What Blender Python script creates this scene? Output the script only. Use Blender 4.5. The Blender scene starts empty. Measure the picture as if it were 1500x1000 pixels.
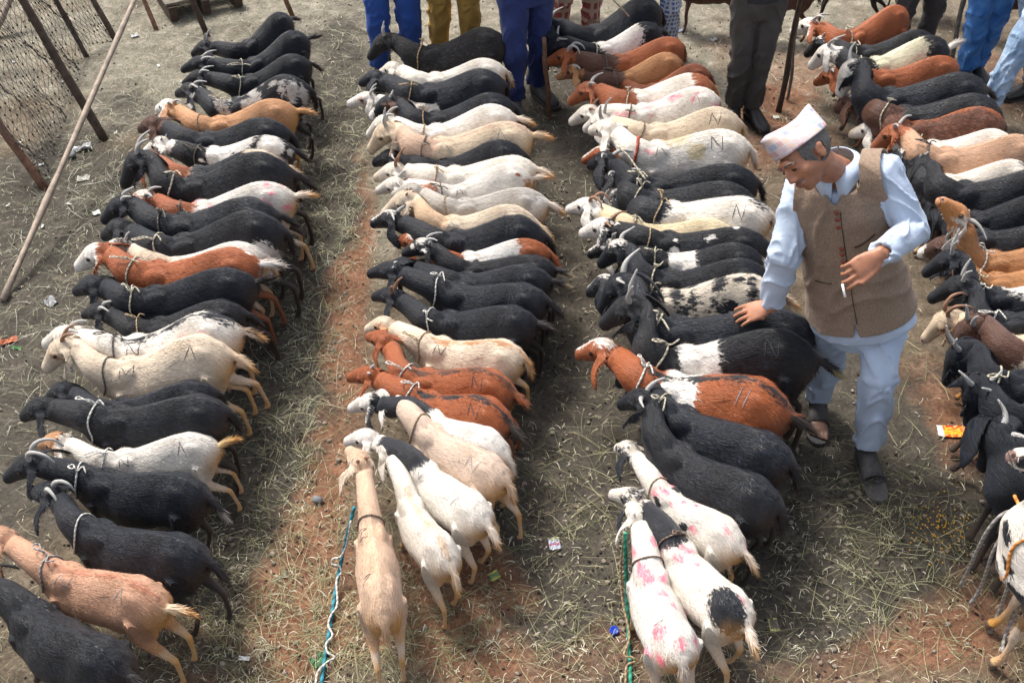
import bpy, bmesh, math, random
import numpy as np
from mathutils import Vector, Matrix, Quaternion
from mathutils.bvhtree import BVHTree

# ------------------------------------------------------------------ camera, sky, sun, exposure
scene = bpy.context.scene
col = scene.collection
CAM_H = 3.6
PITCH = math.radians(42.0)
FPX = 1653.0                       # focal length in units of 1/1500 of the picture width
cam_data = bpy.data.cameras.new('camera')
cam = bpy.data.objects.new('camera', cam_data)
col.objects.link(cam)
cam.location = (0, 0, CAM_H)
cam.rotation_euler = (math.pi / 2 - PITCH, 0, 0)
cam_data.sensor_width = 36.0
cam_data.lens = FPX / 1500.0 * 36.0
cam_data.clip_end = 500.0
cam_data.clip_start = 0.05
scene.camera = cam

SUN_EL, SUN_AZ = 58.0, -40.0       # azimuth measured from +Y towards +X (the sun stands up and to the left, behind)
world = bpy.data.worlds.new('World')
scene.world = world
world.use_nodes = True
wn = world.node_tree
for n in list(wn.nodes):
    wn.nodes.remove(n)
w_out = wn.nodes.new('ShaderNodeOutputWorld')
w_bg = wn.nodes.new('ShaderNodeBackground')
w_sky = wn.nodes.new('ShaderNodeTexSky')
w_sky.sky_type = 'NISHITA'
w_sky.sun_disc = False
w_sky.sun_elevation = math.radians(SUN_EL)
w_sky.sun_rotation = math.radians(SUN_AZ)
w_sky.air_density = 1.0
w_sky.dust_density = 5.0
w_sky.ozone_density = 1.0
w_hsv = wn.nodes.new('ShaderNodeHueSaturation')   # hazy, overcast sky: paler than clear air
w_hsv.inputs['Saturation'].default_value = 0.55
wn.links.new(w_sky.outputs['Color'], w_hsv.inputs['Color'])
wn.links.new(w_hsv.outputs['Color'], w_bg.inputs['Color'])
w_bg.inputs['Strength'].default_value = 0.15
wn.links.new(w_bg.outputs['Background'], w_out.inputs['Surface'])

sun_data = bpy.data.lights.new('sun', 'SUN')
sun = bpy.data.objects.new('sun', sun_data)
col.objects.link(sun)
sun_data.energy = 2.3
sun_data.angle = math.radians(13.0)
sun_data.color = (1.0, 0.96, 0.9)
_az, _el = math.radians(SUN_AZ), math.radians(SUN_EL)
_dir = Vector((math.sin(_az) * math.cos(_el), math.cos(_az) * math.cos(_el), math.sin(_el)))
sun.rotation_euler = _dir.to_track_quat('Z', 'Y').to_euler()
sun.location = (0, 0, 20)

scene.view_settings.view_transform = 'Standard'
scene.view_settings.look = 'None'
scene.view_settings.gamma = 1.0
scene.view_settings.exposure = 0.95
scene.render.engine = 'CYCLES'
scene.cycles.max_bounces = 6
scene.cycles.diffuse_bounces = 3
scene.cycles.glossy_bounces = 2
scene.cycles.use_denoising = True

# ------------------------------------------------------------------ helpers
RNG = random.Random(7)

def spot(px, py, z=0.0):
    """The world point of height z seen at (px, py) of the 1500 x 1000 photograph: used once, to survey the yard."""
    a = (px - 750.0) / FPX
    b = (500.0 - py) / FPX
    d = Vector((a, math.cos(PITCH) + b * math.sin(PITCH), -math.sin(PITCH) + b * math.cos(PITCH)))
    t = (z - CAM_H) / d.z
    return Vector((d.x * t, d.y * t, z))

def spot_y(px, py, y):
    """The world point at ground distance y seen at (px, py)."""
    a = (px - 750.0) / FPX
    b = (500.0 - py) / FPX
    d = Vector((a, math.cos(PITCH) + b * math.sin(PITCH), -math.sin(PITCH) + b * math.cos(PITCH)))
    t = y / d.y
    return Vector((d.x * t, y, CAM_H + d.z * t))

def new_mesh(name, verts, faces, smooth=True):
    me = bpy.data.meshes.new(name)
    me.from_pydata([tuple(map(float, v)) for v in verts], [], [tuple(f) for f in faces])
    if smooth:
        me.polygons.foreach_set('use_smooth', [True] * len(me.polygons))
    me.update()
    return me

def fast_mesh(name, V, F, smooth=True):
    """V (n,3) array, F (m,k) array with constant k."""
    V = np.asarray(V, dtype=np.float32); F = np.asarray(F, dtype=np.int32)
    me = bpy.data.meshes.new(name)
    m, k = F.shape
    me.vertices.add(len(V)); me.vertices.foreach_set('co', V.ravel())
    me.loops.add(m * k); me.loops.foreach_set('vertex_index', F.ravel())
    me.polygons.add(m)
    me.polygons.foreach_set('loop_start', np.arange(0, m * k, k, dtype=np.int32))
    me.polygons.foreach_set('loop_total', np.full(m, k, dtype=np.int32))
    if smooth:
        me.polygons.foreach_set('use_smooth', np.ones(m, dtype=bool))
    me.update(calc_edges=True)
    me.validate()
    return me

def add_attr(me, name, data, kind='FLOAT'):
    at = me.attributes.new(name, kind, 'POINT')
    if kind == 'FLOAT':
        at.data.foreach_set('value', np.asarray(data, dtype=np.float32).ravel())
    else:
        at.data.foreach_set('vector', np.asarray(data, dtype=np.float32).ravel())

def link(name, me, mat=None, parent=None, kind=None, label=None):
    o = bpy.data.objects.new(name, me)
    col.objects.link(o)
    if mat is not None and not me.materials:
        me.materials.append(mat)
    if parent is not None:
        o.parent = parent
    if kind:
        o['kind'] = kind
    if label:
        o['label'] = label
    return o

def thing(name, label, cat, loc=(0, 0, 0), group=None):
    o = bpy.data.objects.new(name, None)
    col.objects.link(o)
    o.empty_display_size = 0.1
    o.location = loc
    o['label'] = label
    o['category'] = cat
    if group:
        o['group'] = group
    return o

def tag(o, label, cat, group=None):
    o['label'] = label
    o['category'] = cat
    if group:
        o['group'] = group
    return o

def tube(path, radii, sides=8, cap=True, squash=None):
    """A tube along a path; radii a number, or one per point, or (a, b) pairs. Returns verts, faces."""
    P = [Vector(p) for p in path]
    n = len(P)
    if not hasattr(radii, '__len__'):
        radii = [radii] * n
    V, F = [], []
    up = None
    for i in range(n):
        t = (P[min(i + 1, n - 1)] - P[max(i - 1, 0)])
        if t.length < 1e-9:
            t = Vector((0, 0, 1))
        t.normalize()
        if up is None:
            up = Vector((0, 0, 1)) if abs(t.z) < 0.9 else Vector((0, 1, 0))
        s = t.cross(up).normalized()
        up = s.cross(t).normalized()
        r = radii[i]
        ra, rb = r if hasattr(r, '__len__') else (r, r)
        for k in range(sides):
            a = 2 * math.pi * k / sides
            V.append(P[i] + s * (math.cos(a) * ra) + up * (math.sin(a) * rb))
    for i in range(n - 1):
        for k in range(sides):
            k2 = (k + 1) % sides
            F.append((i * sides + k, i * sides + k2, (i + 1) * sides + k2, (i + 1) * sides + k))
    if cap:
        F.append(tuple(range(sides))[::-1])
        F.append(tuple((n - 1) * sides + k for k in range(sides)))
    return V, F

def catmull(pts, per=6, closed=False):
    P = [Vector(p) for p in pts]
    n = len(P)
    out = []
    rng = range(n) if closed else range(n - 1)
    for i in rng:
        if closed:
            a, b, c, d = P[(i - 1) % n], P[i], P[(i + 1) % n], P[(i + 2) % n]
        else:
            a, b, c, d = P[max(i - 1, 0)], P[i], P[i + 1], P[min(i + 2, n - 1)]
        for k in range(per):
            t = k / per
            out.append(0.5 * ((2 * b) + (c - a) * t + (2 * a - 5 * b + 4 * c - d) * t * t + (3 * b - a - 3 * c + d) * t ** 3))
    if not closed:
        out.append(P[-1])
    return out

class MB:
    def __init__(self):
        self.v, self.f = [], []
    def add(self, vf):
        v, f = vf
        k = len(self.v)
        self.v += [tuple(p) for p in v]
        self.f += [tuple(i + k for i in q) for q in f]
        return self
    def mesh(self, name, smooth=True):
        return new_mesh(name, self.v, self.f, smooth)

# ------------------------------------------------------------------ material helpers
def mat_new(name):
    m = bpy.data.materials.new(name)
    m.use_nodes = True
    nt = m.node_tree
    b = nt.nodes['Principled BSDF']
    return m, nt, b

def N(nt, typ, **kw):
    n = nt.nodes.new(typ)
    for k, v in kw.items():
        if k.startswith('i_'):
            key = k[2:]
            key = int(key) if key.isdigit() else key.replace('_', ' ')
            n.inputs[key].default_value = v
        else:
            setattr(n, k, v)
    return n

def math_n(nt, op, a, b=None, c=None, clamp=False):
    n = nt.nodes.new('ShaderNodeMath')
    n.operation = op
    n.use_clamp = clamp
    for i, x in enumerate((a, b, c)):
        if x is None:
            continue
        if isinstance(x, (int, float)):
            n.inputs[i].default_value = x
        else:
            nt.links.new(x, n.inputs[i])
    return n.outputs[0]

def mix_c(nt, fac, a, b, mode='MIX'):
    n = nt.nodes.new('ShaderNodeMix')
    n.data_type = 'RGBA'
    n.blend_type = mode
    for sock, x in ((n.inputs[0], fac), (n.inputs[6], a), (n.inputs[7], b)):
        if isinstance(x, (int, float)):
            sock.default_value = x
        elif isinstance(x, tuple):
            sock.default_value = x if len(x) == 4 else (*x, 1)
        else:
            nt.links.new(x, sock)
    return n.outputs[2]

def ramp(nt, fac, stops):
    n = nt.nodes.new('ShaderNodeValToRGB')
    e = n.color_ramp.elements
    while len(e) < len(stops):
        e.new(0.5)
    for i, (p, c) in enumerate(stops):
        e[i].position = p
        e[i].color = c if len(c) == 4 else (*c, 1)
    nt.links.new(fac, n.inputs[0])
    return n.outputs[0]

def noise(nt, vec, scale, detail=3, rough=0.5, dist=0.0):
    n = nt.nodes.new('ShaderNodeTexNoise')
    n.inputs['Scale'].default_value = scale
    n.inputs['Detail'].default_value = detail
    n.inputs['Roughness'].default_value = rough
    n.inputs['Distortion'].default_value = dist
    if vec is not None:
        nt.links.new(vec, n.inputs['Vector'])
    return n.outputs['Fac']

def bump(nt, b, height, strength=0.3, dist=0.01):
    n = nt.nodes.new('ShaderNodeBump')
    n.inputs['Strength'].default_value = strength
    n.inputs['Distance'].default_value = dist
    nt.links.new(height, n.inputs['Height'])
    nt.links.new(n.outputs[0], b.inputs['Normal'])
    return n

def simple_mat(name, color, rough=0.7, var=0.25, scale=30.0, bump_s=0.2, bump_d=0.003, spec=0.3, metal=0.0):
    m, nt, b = mat_new(name)
    tc = N(nt, 'ShaderNodeTexCoord')
    n1 = noise(nt, tc.outputs['Object'], scale, 5, 0.6)
    c1 = tuple(min(1, c * (1 + var)) for c in color)
    c0 = tuple(c * (1 - var) for c in color)
    nt.links.new(ramp(nt, n1, [(0.3, c0), (0.7, c1)]), b.inputs['Base Color'])
    b.inputs['Roughness'].default_value = rough
    b.inputs['Specular IOR Level'].default_value = spec
    b.inputs['Metallic'].default_value = metal
    bump(nt, b, noise(nt, tc.outputs['Object'], scale * 4, 4), bump_s, bump_d)
    return m
# ------------------------------------------------------------------ the goat: one well shaped body, then posed goat by goat
def loft(rings, sides=20, power=1.0):
    """rings: (x, y, z, half width, half height, top narrowing) stacked along x."""
    V, F = [], []
    for (x, y, z, w, h, nar) in rings:
        for k in range(sides):
            a = 2 * math.pi * k / sides
            c, s = math.cos(a), math.sin(a)
            V.append((x, y + w * c * (1 - nar * s), z + h * s))
    n = len(rings)
    for i in range(n - 1):
        for k in range(sides):
            k2 = (k + 1) % sides
            F.append((i * sides + k, (i + 1) * sides + k, (i + 1) * sides + k2, i * sides + k2))
    F.append(tuple(range(sides)))
    F.append(tuple((n - 1) * sides + k for k in range(sides))[::-1])
    return V, F

def ellipsoid(c, r, n=10, m=14):
    V, F = [], []
    V.append((c[0], c[1], c[2] + r[2]))
    for i in range(1, n):
        t = math.pi * i / n
        for k in range(m):
            a = 2 * math.pi * k / m
            V.append((c[0] + r[0] * math.sin(t) * math.cos(a), c[1] + r[1] * math.sin(t) * math.sin(a), c[2] + r[2] * math.cos(t)))
    V.append((c[0], c[1], c[2] - r[2]))
    for k in range(m):
        F.append((0, 1 + k, 1 + (k + 1) % m))
        b = 1 + (n - 2) * m
        F.append((b + k, len(V) - 1, b + (k + 1) % m))
    for i in range(n - 2):
        for k in range(m):
            a = 1 + i * m + k; a2 = 1 + i * m + (k + 1) % m
            F.append((a, a + m, a2 + m, a2))
    return V, F

def melt(mb, voxel, smooth_it=6, ratio=0.4, smooth_f=0.5):
    """Weld overlapping shapes into one continuous skin; returns verts (n,3) and triangles (m,3)."""
    me = mb.mesh('melt')
    o = bpy.data.objects.new('melt', me)
    col.objects.link(o)
    m = o.modifiers.new('r', 'REMESH'); m.mode = 'VOXEL'; m.voxel_size = voxel
    m = o.modifiers.new('s', 'SMOOTH'); m.iterations = smooth_it; m.factor = smooth_f
    if ratio < 1:
        m = o.modifiers.new('d', 'DECIMATE'); m.ratio = ratio
    m = o.modifiers.new('t', 'TRIANGULATE')
    dg = bpy.context.evaluated_depsgraph_get()
    ev = o.evaluated_get(dg)
    me2 = ev.to_mesh()
    V = np.empty(len(me2.vertices) * 3, dtype=np.float32); me2.vertices.foreach_get('co', V)
    F = np.empty(len(me2.loops), dtype=np.int32); me2.loops.foreach_get('vertex_index', F)
    ev.to_mesh_clear()
    bpy.data.objects.remove(o); bpy.data.meshes.remove(me)
    return V.reshape(-1, 3).astype(np.float64), F.reshape(-1, 3)

def biggest_island(V, F):
    n = len(V)
    lab = np.arange(n)
    while True:
        a = lab[F].min(axis=1)
        new = lab.copy()
        for k in range(3):
            np.minimum.at(new, F[:, k], a)
        new = new[new]
        if (new == lab).all():
            break
        lab = new
    ids, cnt = np.unique(lab, return_counts=True)
    keep = lab == ids[cnt.argmax()]
    idx = np.cumsum(keep) - 1
    return V[keep], idx[F[keep[F].all(axis=1)]]

def goat_shape():
    mb = MB()
    torso = []
    for (tx, top, bot, tw, nar) in [(-.348, .485, .425, .020, 0), (-.335, .508, .395, .048, .1), (-.305, .532, .350, .086, .20), (-.255, .551, .320, .104, .26),
                                    (-.200, .559, .300, .108, .32), (-.130, .553, .284, .107, .36), (-.050, .537, .266, .109, .33), (.030, .521, .260, .111, .30),
                                    (.100, .513, .264, .105, .34), (.160, .514, .276, .090, .44), (.205, .512, .292, .079, .44), (.250, .500, .318, .064, .3),
                                    (.285, .478, .344, .046, .1), (.302, .450, .380, .026, 0)]:
        torso.append((tx, 0, (top + bot) / 2, tw / 1.04, (top - bot) / 2, nar))
    mb.add(loft([(a, b, c, w * 1.04, h, n) for (a, b, c, w, h, n) in torso], 24))
    neck = [(.205, 0, .420), (.255, 0, .462), (.300, 0, .500), (.345, 0, .540), (.385, 0, .578), (.415, 0, .605)]
    mb.add(tube(neck, [(.074, .102), (.068, .092), (.061, .080), (.055, .070), (.050, .061), (.045, .052)], 14))
    head = [(.392, 0, .612), (.412, 0, .618), (.440, 0, .612), (.470, 0, .596), (.500, 0, .577), (.530, 0, .557), (.558, 0, .539), (.582, 0, .524), (.598, 0, .514)]
    mb.add(tube(head, [(.030, .032), (.046, .050), (.055, .058), (.054, .060), (.046, .053), (.037, .045), (.032, .038), (.030, .033), (.021, .022)], 14))
    mb.add(ellipsoid((.580, 0, .517), (.030, .031, .026)))
    mb.add(ellipsoid((.490, 0, .548), (.058, .025, .024)))
    for s in (-1, 1):
        mb.add(ellipsoid((.478, s * .047, .617), (.024, .012, .015)))     # brow
        mb.add(ellipsoid((-.215, s * .050, .500), (.060, .026, .036)))    # hip
        mb.add(ellipsoid((.140, s * .042, .410), (.085, .040, .105)))     # shoulder blade
        mb.add(ellipsoid((-.215, s * .056, .400), (.100, .044, .125)))    # thigh
        fl = [(.175, s * .058, .400), (.172, s * .064, .330), (.165, s * .066, .275), (.176, s * .062, .215), (.182, s * .060, .165),
              (.180, s * .060, .120), (.180, s * .060, .060), (.185, s * .060, .034), (.195, s * .060, .012), (.197, s * .060, .001)]
        mb.add(tube(fl, [(.030, .052), (.028, .042), (.022, .030), (.0165, .020), (.0175, .0185), (.0115, .0125), (.0115, .0125), (.014, .015), (.017, .019), (.0175, .02)], 10))
        hl = [(-.225, s * .050, .420), (-.220, s * .062, .350), (-.208, s * .068, .300), (-.235, s * .069, .250), (-.285, s * .068, .205), (-.305, s * .066, .180),
              (-.298, s * .065, .120), (-.290, s * .065, .060), (-.283, s * .065, .034), (-.270, s * .065, .012), (-.267, s * .065, .001)]
        mb.add(tube(hl, [(.034, .085), (.034, .070), (.030, .052), (.022, .032), (.015, .022), (.0145, .019), (.0118, .0135), (.0118, .0135), (.0145, .015), (.017, .019), (.0175, .02)], 10))
        # lop ear
        er = catmull([(.418, s * .038, .626), (.412, s * .062, .617), (.412, s * .078, .590), (.418, s * .094, .555), (.426, s * .101, .510), (.432, s * .101, .474)], 3)
        nn = len(er)
        prof = [.011 + .022 * math.sin(math.pi * min(1, (i / (nn - 1)) ** .8 * .93 + .05)) for i in range(nn)]
        V, F = [], []
        for i, p in enumerate(er):
            t = (er[min(i + 1, nn - 1)] - er[max(i - 1, 0)]).normalized()
            wd = Vector((1, 0, 0)) - t * t.x
            wd.normalize()
            nm = t.cross(wd).normalized()
            for k in range(8):
                a = 2 * math.pi * k / 8
                V.append(p + wd * (math.cos(a) * prof[i]) + nm * (math.sin(a) * .0062))
        for i in range(nn - 1):
            for k in range(8):
                k2 = (k + 1) % 8
                q = (i * 8 + k, i * 8 + k2, (i + 1) * 8 + k2, (i + 1) * 8 + k)
                F.append(q)
        F.append(tuple(range(8))[::-1]); F.append(tuple((nn - 1) * 8 + k for k in range(8)))
        mb.add((V, F))
    tail = [(-.325, 0, .478), (-.350, 0, .482), (-.378, 0, .482), (-.408, 0, .478), (-.434, 0, .470), (-.452, 0, .460)]
    mb.add(tube(tail, [(.024, .020), (.022, .016), (.020, .013), (.018, .012), (.013, .010), (.006, .005)], 10))
    V, F = melt(mb, 0.0064, 12, 0.42)
    V, F = biggest_island(V, F)
    x, y, z = V[:, 0], V[:, 1], V[:, 2]
    sg = np.sign(y)
    hollow = np.exp(-((x + .115) / .045) ** 2 - ((z - .455) / .050) ** 2) * (np.abs(y) > .03)
    behind = np.exp(-((x - .085) / .03) ** 2 - ((z - .40) / .09) ** 2) * (np.abs(y) > .04)
    ribs = np.sin((x + .25 * (z - .4)) * 210) * np.exp(-((x - .0) / .075) ** 4 - ((z - .41) / .075) ** 2) * (np.abs(y) > .05)
    V[:, 1] = y - sg * (.014 * hollow + .007 * behind) + sg * .0009 * ribs
    spine = np.exp(-(y / .014) ** 2) * (z > .48) * (x > -.32) * (x < .22)
    V[:, 2] = z + spine * (.005 + .0012 * np.sin(x * 260) * (x < -.05))
    chin = np.exp(-((x - .53) / .03) ** 2 - (y / .01) ** 2) * (z < .53)
    V[:, 2] -= chin * .006
    return V, F

GV, GF = goat_shape()
GBVH = BVHTree.FromPolygons([tuple(v) for v in GV], [tuple(f) for f in GF])
print('goat skin', len(GV), 'verts', len(GF), 'tris')

def sstep(a, b, x):
    t = np.clip((x - a) / (b - a), 0, 1)
    return t * t * (3 - 2 * t)

J_MID = np.array([-.02, 0, .45])
J_NECK = np.array([.215, 0, .450])
J_NECK2 = np.array([.320, 0, .520])
J_POLL = np.array([.405, 0, .600])
NOSE = np.array([.600, 0, .515])
J_TAIL = np.array([-.338, 0, .478])
J_HIP = [np.array([-.225, s * .06, .40]) for s in (-1, 1)]
J_HOCK = [np.array([-.300, s * .066, .190]) for s in (-1, 1)]
J_SHO = [np.array([.172, s * .062, .36]) for s in (-1, 1)]
J_KNEE = [np.array([.180, s * .060, .165]) for s in (-1, 1)]
J_EAR = [np.array([.415, s * .040, .616]) for s in (-1, 1)]
NECK_LEN = float(np.linalg.norm(J_POLL - J_NECK))
HEAD_LEN = float(np.linalg.norm(NOSE - J_POLL)) * .90
NECK_P0 = math.atan2(J_POLL[2] - J_NECK[2], J_POLL[0] - J_NECK[0])
HEAD_P0 = math.atan2(NOSE[2] - J_POLL[2], NOSE[0] - J_POLL[0])

def weights(P):
    """Per point influence of: rear, chest, neck, upper neck, head, ears, tail, legs."""
    x, y, z = P[:, 0], P[:, 1], P[:, 2]
    W = {}
    t = ((x - J_NECK[0]) * math.cos(NECK_P0) + (z - J_NECK[2]) * math.sin(NECK_P0)) / NECK_LEN
    hi = sstep(.34, .44, z) * sstep(.16, .24, x)
    W['neck'] = sstep(-.25, .35, t) * hi
    W['neck2'] = sstep(.30, .75, t) * hi
    W['head'] = sstep(.80, 1.02, t) * hi
    front = sstep(-.16, .14, x)
    W['front'] = front
    W['tail'] = 1 - sstep(-.365, -.325, x)
    W['tail'] = W['tail'] * sstep(.43, .45, z)
    for i, s in enumerate((-1, 1)):
        side = (y * s > 0)
        ear = sstep(.048, .064, y * s) * (np.abs(x - .42) < .05) * (z > .45)
        W['ear%d' % i] = ear
        low = 1 - sstep(.27, .40, z)
        W['hleg%d' % i] = low * side * (x < -.10) * sstep(.02, .05, y * s + .02 * (z < .25))
        W['hock%d' % i] = (1 - sstep(.165, .205, z)) * side * (x < -.10)
        W['fleg%d' % i] = low * side * (x > .10) * (x < .26) * sstep(.02, .05, y * s + .02 * (z < .25))
        W['knee%d' % i] = (1 - sstep(.145, .185, z)) * side * (x > .10)
    return W

def rotm(yaw, pitch, roll=0.0):
    """Rotation: roll about x, then pitch (nose up positive), then yaw about z."""
    return np.array(Matrix.Rotation(yaw, 3, 'Z') @ Matrix.Rotation(-pitch, 3, 'Y') @ Matrix.Rotation(roll, 3, 'X'))

class Pose:
    """All angles in radians, in the goat's own frame (x forward, z up)."""
    def __init__(s):
        s.bend = 0.0; s.neck = (0, NECK_P0); s.head = (0, HEAD_P0); s.roll = 0.0; s.stretch = 1.0
        s.tail = (0.0, 0.0); s.legs = [0, 0, 0, 0]; s.hocks = [0, 0]; s.knees = [0, 0]
        s.ears = [(0, 0), (0, 0)]; s.width = 1.0; s.arch = 0.0; s.belly = 0.0

def pose_points(P, W, ps):
    P = np.array(P, dtype=np.float64)
    out = P.copy()
    out[:, 1] *= 1 + (ps.width - 1) * (1 - W['head'])
    # rump carried high or level
    if ps.arch:
        g = np.exp(-((P[:, 0] + .17) / .15) ** 2) - .45 * np.exp(-((P[:, 0] - .20) / .12) ** 2) * (1 - W['head'])
        out[:, 2] += ps.arch * g * sstep(.22, .50, P[:, 2])
    # a fuller or thinner barrel
    if ps.belly:
        b = np.exp(-((P[:, 0] + .0) / .14) ** 2) * (P[:, 2] > .25) * (1 - W['neck'])
        out[:, 1] *= 1 + ps.belly * b
    def lerp(w, Q):
        return out * (1 - w[:, None]) + Q * w[:, None]
    # ears (about their roots)
    for i, s in enumerate((-1, 1)):
        lift, swing = ps.ears[i]
        R = np.array(Matrix.Rotation(swing * s, 3, 'Z') @ Matrix.Rotation(lift * s, 3, 'X'))
        out = lerp(W['ear%d' % i], (out - J_EAR[i]) @ R.T + J_EAR[i])
    # legs
    for i in range(2):
        R = rotm(0, ps.hocks[i]); out = lerp(W['hock%d' % i], (out - J_HOCK[i]) @ R.T + J_HOCK[i])
        R = rotm(0, ps.legs[i]); out = lerp(W['hleg%d' % i], (out - J_HIP[i]) @ R.T + J_HIP[i])
        R = rotm(0, ps.knees[i]); out = lerp(W['knee%d' % i], (out - J_KNEE[i]) @ R.T + J_KNEE[i])
        R = rotm(0, ps.legs[2 + i]); out = lerp(W['fleg%d' % i], (out - J_SHO[i]) @ R.T + J_SHO[i])
    R = rotm(ps.tail[0], ps.tail[1]); out = lerp(W['tail'], (out - J_TAIL) @ R.T + J_TAIL)
    # head, then neck in two steps
    ny, npit = ps.neck
    hy, hp = ps.head
    Rn = rotm(ny, npit - NECK_P0)
    Rh = rotm(hy, hp - HEAD_P0, ps.roll)
    # neck bends progressively: half the turn at the base, the full turn from its middle
    Rb = rotm(ny * .5, (npit - NECK_P0) * .5)
    d0 = (J_NECK2 - J_NECK)
    nd = np.array([math.cos(npit) * math.cos(ny), math.cos(npit) * math.sin(ny), math.sin(npit)])
    jn2 = J_NECK + nd * np.linalg.norm(d0) * ps.stretch
    jp = J_NECK + nd * NECK_LEN * ps.stretch
    Qb = (out - J_NECK) @ Rb.T + J_NECK
    Qn = (out - J_NECK2) @ Rn.T * 1.0 + jn2
    # stretch along the neck axis
    ax = (Qn - jn2) @ nd
    Qn = Qn + np.outer(ax * (ps.stretch - 1), nd)
    Qh = (out - J_POLL) @ Rh.T * .90 + jp
    wn, w2, wh = W['neck'], W['neck2'], W['head']
    Q = out * (1 - wn[:, None]) + Qb * wn[:, None]
    Q = Q * (1 - w2[:, None]) + Qn * w2[:, None]
    Q = Q * (1 - wh[:, None]) + Qh * wh[:, None]
    out = Q
    if ps.bend:
        R = rotm(ps.bend, 0)
        w = W['front']
        out = out * (1 - w[:, None]) + ((out - J_MID) @ R.T + J_MID) * w[:, None]
    return out

GW = weights(GV)

# short guard hairs lying along the coat: root, direction
def coat_hair_rest(n, seed=3):
    r = np.random.RandomState(seed)
    a, b, c = GV[GF[:, 0]], GV[GF[:, 1]], GV[GF[:, 2]]
    nrm = np.cross(b - a, c - a)
    ar = np.linalg.norm(nrm, axis=1)
    nrm = nrm / (ar[:, None] + 1e-12)
    cen = (a + b + c) / 3
    # denser on the back and rump, none on muzzle and hooves
    wgt = ar * (cen[:, 2] > .05) * (1 - .8 * (cen[:, 0] > .50)) * (1 + 2.0 * (cen[:, 0] < -.34)) * (.35 + (cen[:, 2] > .36))
    idx = r.choice(len(GF), n, p=wgt / wgt.sum())
    u, v = r.rand(n), r.rand(n)
    sw = u + v > 1
    u[sw], v[sw] = 1 - u[sw], 1 - v[sw]
    P = a[idx] + (b - a)[idx] * u[:, None] + (c - a)[idx] * v[:, None]
    Nn = nrm[idx]
    flow = np.zeros((n, 3)); flow[:, 0] = -1; flow[:, 2] = -.45
    onneck = P[:, 0] > .24
    flow[onneck, 2] = -.9
    leg = P[:, 2] < .27
    flow[leg] = (0, 0, -1)
    tl = P[:, 0] < -.345
    flow[tl] = (-1, 0, -.15)
    flow += r.normal(0, .22, (n, 3))
    flow -= Nn * (flow * Nn).sum(1)[:, None]
    flow /= np.linalg.norm(flow, axis=1)[:, None] + 1e-9
    L = r.uniform(.012, .028, n)
    L[tl] = r.uniform(.03, .055, tl.sum())
    thigh = (P[:, 0] < -.24) & (P[:, 2] < .42) & (P[:, 2] > .22) & (np.abs(P[:, 1]) > .02)
    L[thigh] *= 1.5
    lift = np.where(tl, .25, .24)[:, None]
    tip = P + (flow * (1) + Nn * lift) * L[:, None]
    side = np.cross(flow, Nn); side /= np.linalg.norm(side, axis=1)[:, None] + 1e-9
    wd = np.where(tl, .0022, .0017)[:, None]
    root = P - Nn * .001
    pts = np.stack([root - side * wd, root + side * wd, tip], axis=1).reshape(-1, 3)
    base = np.repeat(P, 3, axis=0)
    return pts, base

HAIR_P, HAIR_B = coat_hair_rest(4400)
HAIR_W = weights(HAIR_B)
HAIR_F = np.arange(len(HAIR_P), dtype=np.int32).reshape(-1, 3)

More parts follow.
